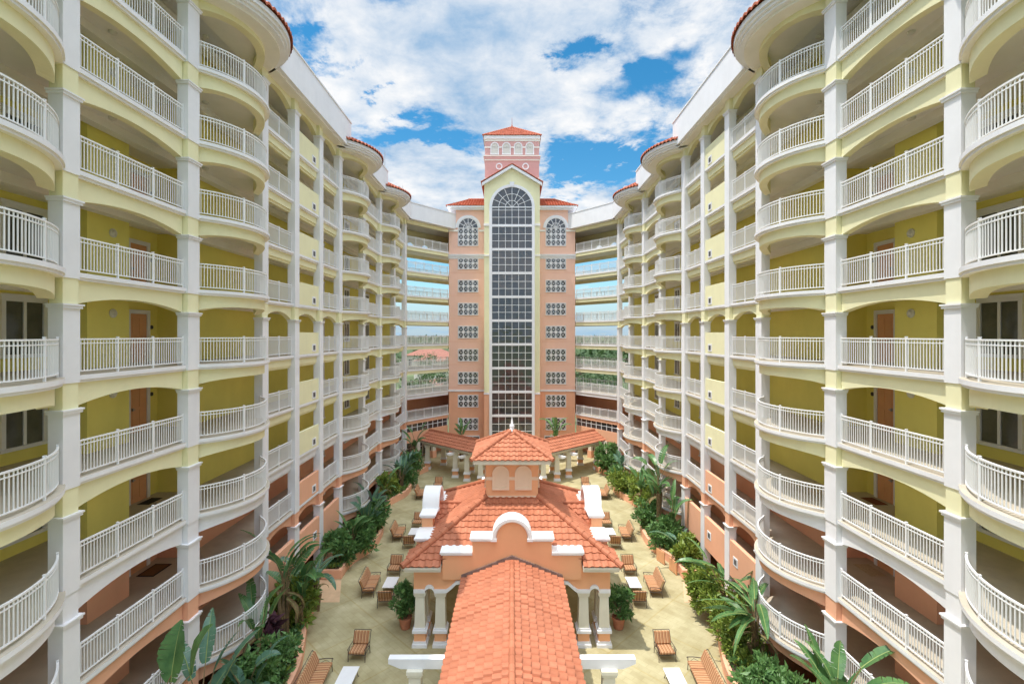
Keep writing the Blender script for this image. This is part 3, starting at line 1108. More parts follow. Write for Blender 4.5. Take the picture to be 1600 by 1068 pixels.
    B(r, 'gable_roof', recalc=False)
    # upper belvedere
    u = MB()
    Yc, hwid = 69.7, 3.7
    Yf = Yc - hwid
    u.box(-hwid, hwid, Yf, Yc + hwid, 34, 42.5, M['rose'])
    for z0, z1, d, m in ((36.7, 37.2, 0.06, M['cream']), (39.55, 39.75, 0.08, M['cream']), (39.75, 40.1, 0.14, M['rose']), (40.1, 40.22, 0.2, M['cream']), (41.28, 41.46, 0.05, M['cream']),
                         (42.2, 42.5, 0.05, M['cream']), (42.5, 42.95, 0.16, M['white'])):
        u.box(-hwid - d, hwid + d, Yf - d, Yc + hwid + d, z0, z1, m)
    B(u, 'belvedere')
    r = MB()
    E = hwid + 0.26
    for q in range(4):
        a = q * math.pi / 2
        U = Vector((math.cos(a), math.sin(a), 0)); I = Vector((-math.sin(a), math.cos(a), 0))
        O = Vector((0, Yc, 42.97)) - U * E - I * E
        wv = I * E + Vector((0, 0, 2.75))
        T = wv.length
        tiles(r, O, U, wv, 2 * E, T, M['tile_red'], s0=lambda t: E * t / T, s1=lambda t: 2 * E - E * t / T, ns=5, tw=0.36)
        ridge(r, O, (0, Yc, 42.97 + 2.75), M['tile_red'], 0.12)
    r.lathe(0, Yc, [(0.14, 45.6), (0.1, 45.9), (0.04, 46.1), (0.02, 46.9), (0.004, 47.1)], M['tile_red'], 8)
    B(r, 'pyramid_roof', recalc=False)
    aw, pw = MB(), MB()
    rr = 0.46
    rows = []
    for j in range(15):
        a = math.pi * j / 14
        rows.append([(r_ * math.cos(a), y, 1.0 + r_ * math.sin(a)) for r_, y in ((rr, -0.12), (rr + 0.13, -0.12), (rr + 0.13, 0), (rr, 0))])
    aw.strip(rows, M['white'])
    aw.box(-rr - 0.13, -rr, -0.12, 0, 0, 1.0, M['white']); aw.box(rr, rr + 0.13, -0.12, 0, 0, 1.0, M['white']); aw.box(-rr - 0.15, rr + 0.15, -0.16, 0, -0.12, 0, M['white'])
    pw.extrude([(-rr, -0.05, 0), (rr, -0.05, 0)] + [(rr * math.cos(math.pi * j / 14), -0.05, 1.0 + rr * math.sin(math.pi * j / 14)) for j in range(15)], (0, 0.045, 0), M['lamp'])
    am, pm = aw.mesh('arched_window'), pw.mesh('pane')
    for x in (-2.36, -0.76, 0.84, 2.42):
        q = inst('arched_window', am, root, (x, Yf - 64, 40.45))
        inst('pane', pm, q)
    ov, od = MB(), MB()
    rows = []
    for j in range(21):
        a = 2 * math.pi * j / 20
        rows.append([(r_ * math.cos(a), y, r_ * math.sin(a)) for r_, y in ((0.3, -0.1), (0.46, -0.1), (0.46, 0), (0.3, 0))])
    ov.strip(rows, M['white'])
    od.extrude([(0.3 * math.cos(2 * math.pi * j / 20), -0.03, 0.3 * math.sin(2 * math.pi * j / 20)) for j in range(20)], (0, 0.025, 0), M['rose'])
    om, dm_ = ov.mesh('round_vent'), od.mesh('vent_panel')
    for x in (-1.75, 1.85):
        q = inst('round_vent', om, root, (x, Yf - 64, 38.75))
        inst('vent_panel', dm_, q)
    # doors to the garden at the foot
    for s in (-1, 1):
        d, gp_ = MB(), MB()
        xa = s * 5.6
        d.box(xa - 1.3, xa + 1.3, 64.2, 64.3, 2.3, 2.45, M['white'])
        for j in range(4):
            xx = xa - 1.3 + 2.5 * j / 3
            d.box(xx, xx + 0.1, 64.2, 64.3, 0, 2.3, M['white'])
        d.box(xa - 1.2, xa + 1.2, 64.22, 64.3, 1.0, 1.1, M['white'])
        gp_.box(xa - 1.29, xa + 1.29, 64.26, 64.299, 0.02, 2.29, M['glass'])
        q = B(d, 'garden_door')
        gp_.build('pane', q)


make_tower()

# ------------------------------------------------------------------ open bridges between wings and tower


def make_bridge(sx, label):
    root = thing('walkway_bridge', label, 'bridge', (0, 0, 0))
    P0, P1 = Vector((12.72, 58.82, 0)), Vector((8.42, 64.15, 0))
    d = (P1 - P0).normalized()
    n = Vector((-d.y, d.x, 0))
    if n.y < 0:
        n = -n
    L = (P1 - P0).length

    def q(s, t):
        v = P0 + d * s + n * t
        return (v.x, v.y)

    def slabp(a, b, t0, t1):
        return [q(a, t0), q(b, t0), q(b, t1), q(a, t1)]
    s = MB(sx)
    s.prism([q(0, 0), q(L, 0), (8.42, q(13.0, 5.0)[1]), q(-2.2, 5.0)], -0.22, 0, M['white'], M['floor'], M['cream'])
    sm = s.mesh('floor_slab')
    for k in range(-3, 5):
        inst('floor_slab', sm, root, (0, 0, F(k)))
    for k in range(-3, 6):
        b = MB(sx)
        for t0, t1 in ((0.08, 0.38), (4.6, 4.9)):
            e0, e1 = (0, L) if t0 < 1 else (-2.0, 12.6)
            b.prism(slabp(e0, e1, t0, t1), -0.62, -0.222, beam_mat(k))
        b.build('beam', root, loc=(0, 0, F(k) if k < 5 else 30.05))
    r = MB(sx)
    rail_path(r, [q(0.02, 0.12), q(L - 0.02, 0.12)], 0, 1.3, 0.115)
    rm = r.mesh('railing')
    r2 = MB(sx)
    rail_path(r2, [q(-2.0, 4.75), q(12.5, 4.75)], 0, 1.3, 0.3)
    rm2 = r2.mesh('railing')
    for k in range(-3, 5):
        inst('railing', rm, root, (0, 0, F(k)))
        if -2 <= k <= 3:
            inst('railing', rm2, root, (0, 0, F(k)))
    for t in (0.6, -0.8):
        c = MB(sx)
        c.prism(slabp(t, t + (0.95 if t > 0 else 0.45), 4.5, 4.95), 0, 29.9, M['yellow'])
        c.build('column', root)
    # back walls: pierced by low arches on the top floor, closed and orange on the lowest gallery
    a = MB(sx)
    z0, z1 = F(4), 29.85

    def v3(s_, z):
        x, y = q(s_, 4.65)
        return (x, y, z)
    ss = [-2.0, 3.6, 5.0, 6.2, 7.6, 12.5]
    nv = (n.x * 0.2, n.y * 0.2, 0)
    for j in (0, 2, 4):
        a.extrude([v3(ss[j], z0), v3(ss[j + 1], z0), v3(ss[j + 1], z1), v3(ss[j], z1)], nv, M['yellow'])
    for j in (1, 3):
        m_, hw = (ss[j] + ss[j + 1]) / 2, (ss[j + 1] - ss[j]) / 2
        ar = [v3(m_ - hw * math.cos(math.pi * q_ / 12), z0 + 0.75 + hw * math.sin(math.pi * q_ / 12)) for q_ in range(13)]
        a.extrude(ar + [v3(ss[j + 1], z1), v3(ss[j], z1)], nv, M['yellow'])
    a.build('arched_wall', root)
    w = MB(sx)
    w.prism(slabp(-2.0, 12.5, 4.6, 4.8), F(-3), F(-2) - 0.3, M['orange'])
    w.prism(slabp(0, L, 0.16, 0.4), 2.55, 3.85, M['orange'])
    w.prism(slabp(-1.4, L + 1.3, 2.4, 2.6), 0, F(-3) - 0.3, M['orange'])
    w.build('wall', root)
    # window strips
    f, g_ = MB(sx), MB(sx)
    g_.prism(slabp(0.02, L - .02, 0.25, 0.28), 3.86, F(-3) - 0.63, M['glass'])
    for j in range(9):
        f.prism(slabp(0.0 + (L - 0.08) * j / 8, 0.08 + (L - 0.08) * j / 8, 0.19, 0.33), 3.852, F(-3) - 0.625, M['white'])
    f.prism(slabp(0, L, 0.2, 0.32), 4.36, 4.42, M['white'])
    o = f.build('window_strip', root)
    g_.build('pane', o)
    f, g_ = MB(sx), MB(sx)
    g_.prism(slabp(0.6, L - .6, 2.36, 2.39), 0.1, 2.4, M['glass'])
    for j in range(7):
        f.prism(slabp(0.5 + (L - 1.1) * j / 6, 0.6 + (L - 1.1) * j / 6, 2.3, 2.395), 0.0, 2.5, M['white'])
    f.prism(slabp(0.5, L - .5, 2.31, 2.394), 1.2, 1.28, M['white'])
    f.prism(slabp(0.5, L - .5, 2.31, 2.394), 2.4, 2.52, M['white'])
    o = f.build('garden_window', root)
    g_.build('pane', o)
    for t in (1.6, 4.2):
        c = MB(sx)
        c.prism(slabp(t, t + 0.5, 0.1, 0.5), 0.9, 2.56, M['stone'])
        c.prism(slabp(t - 0.08, t + 0.58, 0.04, 0.6), 0, 0.9, M['orange'])
        c.build('column', root)
    p = MB(sx)
    p.prism([q(-0.5, -0.62), q(L + 0.75, -0.62), q(L + 1.0, -0.3), (8.42, q(13.0, 5.0)[1]), q(-2.0, 5.0), q(-0.5, 0)], 29.86, 31.8, M['white'])
    p.prism([q(-0.5, -0.67), q(L + 0.75, -0.67), q(L + 1.0, -0.35), (8.42, q(13.0, 5.0)[1]), q(-2.0, 5.05), q(-0.5, 0)], 31.8, 31.9, M['white'])
    p.build('parapet', root)
    return root


make_bridge(-1, 'stack of open railed walkways joining the left wing to the pink tower')
make_bridge(1, 'stack of open railed walkways joining the right wing to the pink tower')

# ------------------------------------------------------------------ the garden pavilion
PC = Vector((0, 29.47, 0))


def pav_column(mb, x, y, h=2.78):
    mb.box(x - .38, x + .38, y - .38, y + .38, 0, 0.16, M['white']); mb.box(x - .33, x + .33, y - .33, y + .33, 0.16, 0.3, M['white'])
    mb.box(x - .29, x + .29, y - .29, y + .29, 0.3, 0.72, M['apricot'])
    mb.box(x - .37, x + .37, y - .37, y + .37, 0.72, 0.86, M['white']); mb.box(x - .31, x + .31, y - .31, y + .31, 0.86, 0.96, M['white'])
    a, b = 0.265, 0.225
    mb.strip([[(x - r, y - r, z), (x + r, y - r, z), (x + r, y + r, z), (x - r, y + r, z)] for r, z in ((a, 0.96), (a, 1.2), (b, h - .24))], M['stone'])
    mb.box(x - .28, x + .28, y - .28, y + .28, h - .24, h - .14, M['stone']); mb.box(x - .31, x + .31, y - .31, y + .31, h - .14, h, M['stone'])


def make_pavilion():
    root = thing('garden_pavilion', 'square orange garden pavilion with clay tiled hip roof and a small cupola', 'pavilion', PC)
    HW = 4.98
    # four facades, each one wall with an arcade below and a stepped scroll gable above
    prof = [(-HW, 2.78), (-4.42, 2.78)]
    prof += [(-4.18 + a, 2.78 + h) for a, h in arch_poly(0.24, 0.235, 10)]
    prof += [(-3.94, 2.78), (-3.34, 2.78)]
    prof += [(-3.34 + 0.5 * j / 5 * 1.0, 2.78 + 0.42 * (j / 5) ** 1.2) for j in range(1, 6)]
    prof += [(x, 3.2 + 0.35 * (1 - (x / 2.84) ** 2)) for x in (-2.2, -1.5, -0.8, 0)]
    left = prof
    right = [(-x, z) for x, z in prof[::-1][1:]]
    bottom = left + right
    topz = [(HW, 4.12), (3.5, 4.12), (3.5, 4.82), (2.0, 4.82), (2.0, 5.52), (0.78, 5.52)]
    topz += [(0.78 * math.cos(a), 5.6 + 0.78 * math.sin(a)) for a in [math.pi * j / 16 for j in range(17)]]
    topz += [(-0.78, 5.52), (-2.0, 5.52), (-2.0, 4.82), (-3.5, 4.82), (-3.5, 4.12), (-HW, 4.12)]
    T0, T1 = 0.52, 0.0
    for q in range(4):
        rot = q * math.pi / 2
        hw2 = HW if q % 2 == 0 else HW - 0.45
        clip = lambda x: max(-hw2, min(hw2, x))
        off = 0.0
        w = MB()
        lo = [(clip(x), z) for x, z in bottom]
        # lower wall (slightly back) and the proud gable panel
        w.extrude([(x, -HW + 0.02, z) for x, z in lo] + [(hw2, -HW + 0.02, 4.12), (-hw2, -HW + 0.02, 4.12)], (0, 0.4, 0), M['apricot'])
        w.extrude([(x, -5.12, z) for x, z in [(-3.5, 3.5)] + [(3.5, 3.5)] + topz[1:-1]], (0, 0.62, 0), M['apricot'])
        wo = w.build('facade', root, rotz=rot)
        tr = MB()                                    # white moulding along the arcade
        rows = []
        for j, (x, z) in enumerate(lo):
            rows.append([(x, -HW - 0.06, z - 0.02), (x, -HW - 0.06, z + 0.16), (x, -HW + 0.018, z + 0.16), (x, -HW + 0.018, z - 0.02)])
        tr.strip(rows, M['white'])
        tr.build('moulding', wo)
        cp = MB()
        for s in (-1, 1):
            for xa, xb, z in ((1.62, 3.62, 4.82), (0.98, 2.12, 5.52)):
                a, b = sorted((s * xa, s * xb))
                if z < 5:
                    a, b = sorted((s * 2.0, s * xb)); a2, b2 = sorted((s * 1.66, s * 3.62))
                    a, b = (a2, b2) if False else (a, b)
                cp.box(a, b, -5.25, -4.32, z, z + 0.09, M['capstone'])
                cp.box(a + (0.05 if s < 0 else 0), b - (0.05 if s > 0 else 0), -5.19, -4.38, z - 0.09, z, M['capstone'])
        rows = []
        for j in range(25):
            a = math.pi * j / 24
            rows.append([(r * math.cos(a), y, 5.6 + r * math.sin(a)) for r, y in ((0.79, -5.2), (0.86, -5.28), (1.0, -5.28), (1.0, -4.3), (0.79, -4.3))])
        cp.strip(rows, M['capstone'])
        cp.box(-1.06, -0.76, -5.29, -4.29, 5.46, 5.598, M['capstone']); cp.box(0.76, 1.06, -5.29, -4.29, 5.46, 5.598, M['capstone'])
        cp.build('coping', wo)
        ev = MB()
        for s in (-1, 1):
            a, b = sorted((s * 3.56, s * (5.44 if q % 2 == 0 else 4.5)))
            ev.box(a, b, -5.44, -4.5, 4.12, 4.24, M['stone'])
            a, b = sorted((s * 3.56, s * (5.36 if q % 2 == 0 else 4.5)))
            ev.box(a, b, -5.36, -4.5, 3.98, 4.12, M['stone'])
        ev.build('eave', root, rotz=rot)
    for sx in (-1, 1):
        for sy in (-1, 1):
            for ax, ay in ((4.68, 4.68), (3.64, 4.68), (4.68, 3.64)):
                b = MB()
                pav_column(b, sx * ax, sy * ay)
                b.build('column', root)
    ce = MB()
    ce.box(-4.5, 4.5, -4.5, 4.5, 3.9, 4.0, M['cream'])
    ce.build('ceiling', root)
    # tiled hip roof around the cupola
    r = MB()
    E, ze, top, zt = 5.46, 4.27, 1.48, 6.44
    for q in range(4):
        a = q * math.pi / 2
        U = Vector((math.cos(a), math.sin(a), 0)); I = Vector((-math.sin(a), math.cos(a), 0))
        O = Vector((0, 0, ze)) - U * E - I * E
        wv = I * (E - top) + Vector((0, 0, zt - ze))
        T = wv.length
        run = E - top
        tcut = T * 1.12 / run                         # the courses below this stop either side of the scroll gable
        tiles(r, O, U, wv, 2 * E, T, M['tile'], s0=lambda t: run * t / T, s1=lambda t: min(run * t / T + max(0, E - 3.55 - run * t / T), E) if t < tcut * .62 else E, tw=0.36)
        tiles(r, O, U, wv, 2 * E, T, M['tile'], s0=lambda t: max(2 * E - run * t / T - max(0, E - 3.55 - run * t / T), E) if t < tcut * .62 else E, s1=lambda t: 2 * E - run * t / T, tw=0.36)
        ridge(r, O + Vector((0, 0, 0.07)), Vector((0, 0, zt + 0.07)) - U * top - I * top, M['tile'], 0.17)
        # ridge and little slopes behind each scroll gable
        sl2 = (zt - ze) / run
        zb2, zr2 = ze + sl2 * 0.9, ze + sl2 * 0.9 + 0.8
        wd2 = 0.8 / sl2
        for sg in (-1, 1):
            O2 = -I * (E - 0.9) + U * (sg * wd2) + Vector((0, 0, zb2 + 0.03))
            w2 = -U * (sg * wd2) + Vector((0, 0, 0.8))
            T2 = w2.length
            tiles(r, O2, I, w2, wd2, T2, M['tile'], s0=lambda t: 0.0, s1=lambda t: wd2 * t / T2)
        ridge(r, -I * (E - 0.9) + Vector((0, 0, zr2 + .05)), -I * (E - 0.9 - wd2) + Vector((0, 0, zr2 + .05)), M['tile'], 0.13)
    r.build('roof_tiles', root, recalc=False)
    # cupola
    c = MB()
    c.box(-1.5, 1.5, -1.5, 1.5, 6.1, 8.45, M['apricot'])
    c.box(-1.53, 1.53, -1.53, 1.53, 6.3, 6.52, M['niche'])
    c.box(-1.53, 1.53, -1.53, 1.53, 7.42, 7.6, M['niche'])
    cu = c.build('cupola', root)
    nf, npn = MB(), MB()
    rr = 0.36
    rows = []
    for j in range(17):
        a = math.pi * j / 16
        rows.append([(r_ * math.cos(a), y, 0.78 + r_ * math.sin(a)) for r_, y in ((rr, -0.1), (rr + 0.13, -0.1), (rr + 0.13, 0), (rr, 0))])
    nf.strip(rows, M['niche'])
    nf.box(-rr - .13, -rr, -0.1, 0, 0.0, 0.78, M['niche']); nf.box(rr, rr + .13, -0.1, 0, 0.0, 0.78, M['niche']); nf.box(-rr - .13, rr + .13, -0.12, 0, -0.13, 0, M['niche'])
    npn.extrude([(-rr, -0.045, 0), (rr, -0.045, 0)] + [(rr * math.cos(math.pi * j / 16), -0.045, 0.78 + rr * math.sin(math.pi * j / 16)) for j in range(17)], (0, 0.04, 0), M['niche'])
    nm, pm = nf.mesh('niche'), npn.mesh('niche_panel')
    for q in range(4):
        a = q * math.pi / 2
        for x in (-0.65, 0.65):
            v = Vector((x * math.cos(a) + 1.5 * math.sin(a), x * math.sin(a) - 1.5 * math.cos(a), 7.0))
            o = inst('niche', nm, cu, v, a)
            o2 = inst('niche_panel', pm, root, v, a)
    e = MB()
    e.box(-1.75, 1.75, -1.75, 1.75, 8.35, 8.5, M['stone']); e.box(-2.2, 2.2, -2.2, 2.2, 8.5, 8.72, M['stone'])
    e.build('cupola_eave', root)
    r = MB()
    E2 = 2.3
    for q in range(4):
        a = q * math.pi / 2
        U = Vector((math.cos(a), math.sin(a), 0)); I = Vector((-math.sin(a), math.cos(a), 0))
        O = Vector((0, 0, 8.74)) - U * E2 - I * E2
        wv = I * E2 + Vector((0, 0, 1.22))
        T = wv.length
        tiles(r, O, U, wv, 2 * E2, T, M['tile'], s0=lambda t: E2 * t / T, s1=lambda t: 2 * E2 - E2 * t / T, ch=0.37)
        ridge(r, O + Vector((0, 0, 0.05)), (0, 0, 8.74 + 1.27), M['tile'], 0.13, 0.36)
    r.build('cupola_roof', root, recalc=False)
    fi = MB()
    fi.lathe(0, 0, [(0.2, 9.9), (0.21, 10.0), (0.12, 10.1), (0.15, 10.22), (0.15, 10.3), (0.07, 10.38), (0.055, 10.6), (0.02, 10.78), (0.005, 10.9)], M['white'], 12)
    fi.build('finial', root, smooth=True)
    # stone floor step
    return root


make_pavilion()


def make_gallery():
    root = thing('covered_walkway', 'gabled clay tiled walkway roof running from the pavilion towards the camera', 'walkway', (0, 18, 0))
    y0, y1 = 11.5, 24.28
    zr, ze, X = 4.5, 3.52, 2.53
    r = MB()
    for s in (-1, 1):
        wv = Vector((-s * X, 0, zr - ze))
        tiles(r, (s * X, y0, ze), (0, 1, 0), wv, y1 - y0, wv.length, M['tile'], tw=0.38, ch=0.34, amp=0.05, step=0.085, ns=10, flat=True)
    rd = MB()
    for i in range(int((y1 - y0) / 0.42)):
        rows = []
        for t, rr in ((i * 0.42 - 0.03, 0.13), (i * 0.42 + 0.41, 0.122)):
            rows.append([(rr * math.cos(2 * math.pi * k / 12), y0 + t, zr + 0.0 + rr * math.sin(2 * math.pi * k / 12)) for k in range(12)])
        i0 = len(r.f)
        r.strip(rows, M['tile'])
        for j in range(i0, len(r.f)):
            r.uv[j] = (i * .31 + .2, .3)
    o = r.build('roof_tiles', root, recalc=False); o.location = (0, -18, 0)
    f = MB()
    for s in (-1, 1):
        A, B_ = Vector((s * (X + .02), 24.26, ze + 0.03)), Vector((0, 24.26, zr + 0.03))
        f.extrude([A, B_, B_ + Vector((0, 0, 0.2)), A + Vector((0, 0, 0.2))], (0, 0.09, 0), M['flashing'])
    o = f.build('flashing', root); o.location = (0, -18, 0)
    d = MB()
    for s in (-1, 1):
        d.extrude([(s * (X - .06), y0, ze - 0.06), (0, y0, zr - 0.06), (0, y0, zr - 0.2), (s * (X - .06), y0, ze - 0.2)], (0, y1 - y0 - .01, 0), M['cream'])
        a, b = sorted((s * 1.75, s * 2.05))
        d.box(a, b, y0, y1, 3.1, 3.4, M['stone'])
    o = d.build('soffit', root); o.location = (0, -18, 0)
    for yb in (13.2, 18.8):
        for s in (-1, 1):
            b = MB()
            pts = [(s * 0.0, yb - .14, 3.3), (s * 4.78, yb - .14, 3.3), (s * 4.78, yb - .14, 3.12), (s * 4.3, yb - .14, 2.92), (0, yb - .14, 2.92)]
            b.extrude(pts, (0, 0.28, 0), M['white'])
            o = b.build('pergola_beam', root); o.location = (0, -18, 0)
            c = MB()
            pav_column(c, s * 3.74, yb, 2.92)
            o = c.build('column', root); o.location = (0, -18, 0)
    return root


make_gallery()

# ------------------------------------------------------------------ angled loggias before the tower


def make_loggia(sx, label):
    root = thing('loggia', label, 'loggia', (0, 0, 0))
    A, E = Vector((3.0, 50.2, 0)), Vector((11.2, 57.5, 0))
    d = (E - A).normalized()
    n = Vector((-d.y, d.x, 0))
    L = (E - A).length
    hw, ze, zr = 1.75, 3.32, 4.28
    r = MB(sx)
    wv = n * hw + Vector((0, 0, zr - ze))
    tiles(r, A + Vector((0, 0, ze)), d, wv, L, wv.length, M['tile'], tw=0.33, ch=0.45)
    A2 = A + n * (2 * hw)
    wv2 = -n * hw + Vector((0, 0, zr - ze))
    tiles(r, A2 + Vector((0, 0, ze)), d, wv2, L, wv2.length, M['tile'], tw=0.33, ch=0.45)
    ridge(r, A + n * hw + Vector((0, 0, zr + .03)), A + n * hw + d * L + Vector((0, 0, zr + .03)), M['tile'], 0.13)
    r.build('roof_tiles', root)
    s = MB(sx)

    def q(a, t):
        v = A + d * a + n * t
        return (v.x, v.y)
    s.extrude([(*q(0, .08), ze - .1), (*q(0, hw), zr - .1), (*q(0, 2 * hw - .08), ze - .1), (*q(0, 2 * hw - .08), ze - .22), (*q(0, .08), ze - .22)], d * (L - .06), M['stone'])
    for t in (0.42, 2.9):
        s.prism([q(0.2, t), q(L - .2, t), q(L - .2, t + .22), q(0.2, t + .22)], ze - 0.5, ze - .222, M['stone'])
    s.build('soffit', root)
    for a in (0.9, 3.0, 4.9, 9.8):
        for t in (0.53, 3.0):
            c = MB(sx)
            x, y = q(a, t)
            pav_column(c, x, y, ze - 0.52)
            c.build('column', root)
    for a in (3.0, 4.9):
        b = MB(sx)
        b.extrude([(*q(a - .12, -0.75), ze - 0.5), (*q(a - .12, -0.75), ze - 0.62), (*q(a - .12, -.4), ze - 0.78), (*q(a - .12, 3.4), ze - 0.78), (*q(a - .12, 3.4), ze - .5)], d * 0.24, M['white'])
        b.build('pergola_beam', root)
    return root


make_loggia(-1, 'angled tile roofed loggia on cream columns before the left foot of the tower')
make_loggia(1, 'angled tile roofed loggia on cream columns before the right foot of the tower')
for s, side in ((-1, 'left'), (1, 'right')):
    b = MB(s)
    b.box(2.5, 5.3, 46.3, 46.75, 0.0, 0.5, M['stone']); b.box(2.35, 5.45, 46.2, 46.85, 0.5, 0.95, M['white'])
    b.box(2.3, 5.5, 46.15, 46.9, 0.95, 1.05, M['capstone'])
    tag(b.build('garden_wall'), 'low white garden wall behind the cupola on the %s side' % side, 'wall')

# ------------------------------------------------------------------ planters


def make_planter(sx, inner, label, h=0.58):
    """inner: the courtyard edge from near to far; the planter lies between it and the wing."""
    root = thing('planter', label, 'planter', (0, 0, 0))
    xb = 12.35
    poly = inner + [(xb, inner[-1][1]), (xb, inner[0][1])]
    # offset ring
    ins = []
    n = len(poly)
    for i in range(n):
        p, a, b = Vector(poly[i]), Vector(poly[i - 1]), Vector(poly[(i + 1) % n])
        d1, d2 = (p - a).normalized(), (b - p).normalized()
        nn = (Vector((-d1.y, d1.x)) + Vector((-d2.y, d2.x)))
        nn = nn.normalized() * 0.24
        ins.append((p - nn))
    w = MB(sx)
    rows = []
    for i in list(range(n)) + [0]:
        o, c = poly[i], ins[i]
        rows.append([(o[0], o[1], 0), (o[0], o[1], h), (c[0], c[1], h), (c[0], c[1], 0)])
    w.strip(rows, M['orange'])
    w.build('wall', root)
    s = MB(sx)
    m_ = len(inner)
    for i in range(m_ - 1):
        s.face([(ins[i][0], ins[i][1], h - .09), (xb - .24, ins[i][1], h - .09), (xb - .24, ins[i + 1][1], h - .09), (ins[i + 1][0], ins[i + 1][1], h - .09)], M['soil'])
    s.build('soil', root)
    return root


def wav(pts, n=7):
    """Smooth a rough edge."""
    out = []
    for i in range(len(pts) - 1):
        p0, p1, p2, p3 = (Vector(pts[max(i - 1, 0)]), Vector(pts[i]), Vector(pts[i + 1]), Vector(pts[min(i + 2, len(pts) - 1)]))
        for k in range(n):
            t = k / n
            out.append(tuple(0.5 * ((2 * p1) + (-p0 + p2) * t + (2 * p0 - 5 * p1 + 4 * p2 - p3) * t * t + (-p0 + 3 * p1 - 3 * p2 + p3) * t ** 3)))
    out.append(tuple(pts[-1]))
    return out


FARP = wav([(11.05, 31.3), (11.0, 33.2), (10.2, 35.6), (10.25, 38.5), (11.1, 41.5), (11.3, 44.5), (10.3, 47.5), (10.4, 50.2), (11.2, 52.8), (10.4, 54.6), (9.7, 56.2)])
NEARP = wav([(9.6, 17.0), (9.7, 21.5), (10.3, 24.0), (11.15, 26.5), (11.3, 28.4)])
for s, side in ((-1, 'left'), (1, 'right')):
    make_planter(s, FARP, 'long wavy orange planter wall along the far part of the %s wing' % side)
    make_planter(s, NEARP, 'wavy orange planter wall in the near foreground below the %s wing' % side)

# ------------------------------------------------------------------ plants


def paddle(mb, base, az, el, L, Wd, droop, m, rnd, tear=0.42, seg=11):
    """One banana-like blade: a folded grid bending down along its midrib."""
    p = Vector(base)
    d = Vector((math.cos(az) * math.cos(el), math.sin(az) * math.cos(el), math.sin(el)))
    side = Vector((-math.sin(az), math.cos(az), 0))
    roll = rnd.uniform(-0.5, 0.5)
    mid, sides = [], []
    for i in range(seg + 1):
        t = i / seg
        e = el - droop * t ** 1.3
        dd = Vector((math.cos(az) * math.cos(e), math.sin(az) * math.cos(e), math.sin(e)))
        up = side.cross(dd) * -1
        if up.z < 0: up = -up
        s_ = (side * math.cos(roll) + up * math.sin(roll)).normalized()
        wv = Wd * 0.5 * (math.sin(math.pi * min(1, (t * 0.94 + 0.05)) ** 0.75) ** 0.72)
        fold = 0.30
        mid.append(p.copy())
        a = p + s_ * wv + up * wv * fold
        b = p - s_ * wv + up * wv * fold
        a = a.lerp(mid[-1], rnd.uniform(0, .12)); b = b.lerp(mid[-1], rnd.uniform(0, .12))
        sides.append((a, b))
        p = p + dd * (L / seg)
    P, Fc = [], []
    for i in range(seg):
        for k in (0, 1):
            g0 = rnd.uniform(0.0, 0.3) if rnd.random() < tear else 0.0
            A0, A1 = sides[i][k], sides[i + 1][k]
            if g0:
                A0 = A0.lerp(A1, g0) ; A1 = A1.lerp(mid[i + 1], rnd.uniform(0.05, 0.2)) - Vector((0, 0, 0.05 * L * g0))
            q = len(P)
            P += [mid[i], mid[i + 1], A1, A0]
            Fc.append([q, q + 1, q + 2, q + 3])
    mb.idx(P, Fc, m)
    mb.tube([q + Vector((0, 0, 0.004)) for q in mid], [0.016 * (1 - .8 * i / seg) * (L / 1.5) for i in range(seg + 1)], M['midrib'], 4)
    return p


def bird_plant(x, y, z, h, n, label, seed, leaf='banana', fan=None, L=1.5, Wd=0.5, trunk=0.0, name='bird_of_paradise', droop=1.0):
    rnd = random.Random(seed)
    root = thing(name, label, 'plant', (x, y, z))
    st, lf = MB(), MB()
    if trunk:
        for j in range(3):
            a = rnd.uniform(0, 6.28)
            q = (0.14 * math.cos(a), 0.14 * math.sin(a))
            st.tube([(q[0], q[1], -0.1), (q[0] * 1.5, q[1] * 1.5, trunk * .5), (q[0] * 2.2, q[1] * 2.2, trunk)], [0.12, 0.10, 0.08], M['bark'], 7)
    for i in range(n):
        az = (fan if fan is not None else rnd.uniform(0, 6.28)) + (rnd.uniform(-1.5, 1.5) if fan is not None else 0) + (math.pi if (fan is not None and rnd.random() < .3) else 0)
        hh = h * rnd.uniform(0.5, 1.0) - trunk
        lean = rnd.uniform(0.08, 0.42)
        b0 = Vector((rnd.uniform(-.15, .15), rnd.uniform(-.15, .15), trunk - 0.05))
        pts, rad = [], []
        for j in range(6):
            t = j / 5
            pts.append(b0 + Vector((math.cos(az) * lean * hh * t * t, math.sin(az) * lean * hh * t * t, hh * t * 0.8)))
            rad.append(0.035 - 0.018 * t)
        st.tube(pts, rad, M['banana'] if not trunk else M['bark'], 5)
        ll = L * rnd.uniform(0.75, 1.2)
        paddle(lf, pts[-1], az, (rnd.uniform(0.1, 0.85) if fan is not None else rnd.uniform(0.75, 1.35)) if n > 3 else 1.45, ll, Wd * rnd.uniform(.8, 1.15), rnd.uniform(0.4, 1.5) * droop * (1 if n > 3 else 0.45), M[leaf], rnd)
    for i in range(4 if trunk > 0.5 else 2):         # dry leaves hanging from the stem
        az = rnd.uniform(0, 6.28)
        paddle(lf, (0.1 * math.cos(az), 0.1 * math.sin(az), max(trunk, h * .45) * rnd.uniform(.7, 1.0)), az, rnd.uniform(-0.2, 0.4), L * .65, Wd * .5, 1.6, M['dead'], rnd, 0.6)
    st.build('stem', root)
    lf.build('foliage', root, recalc=False)
    return root


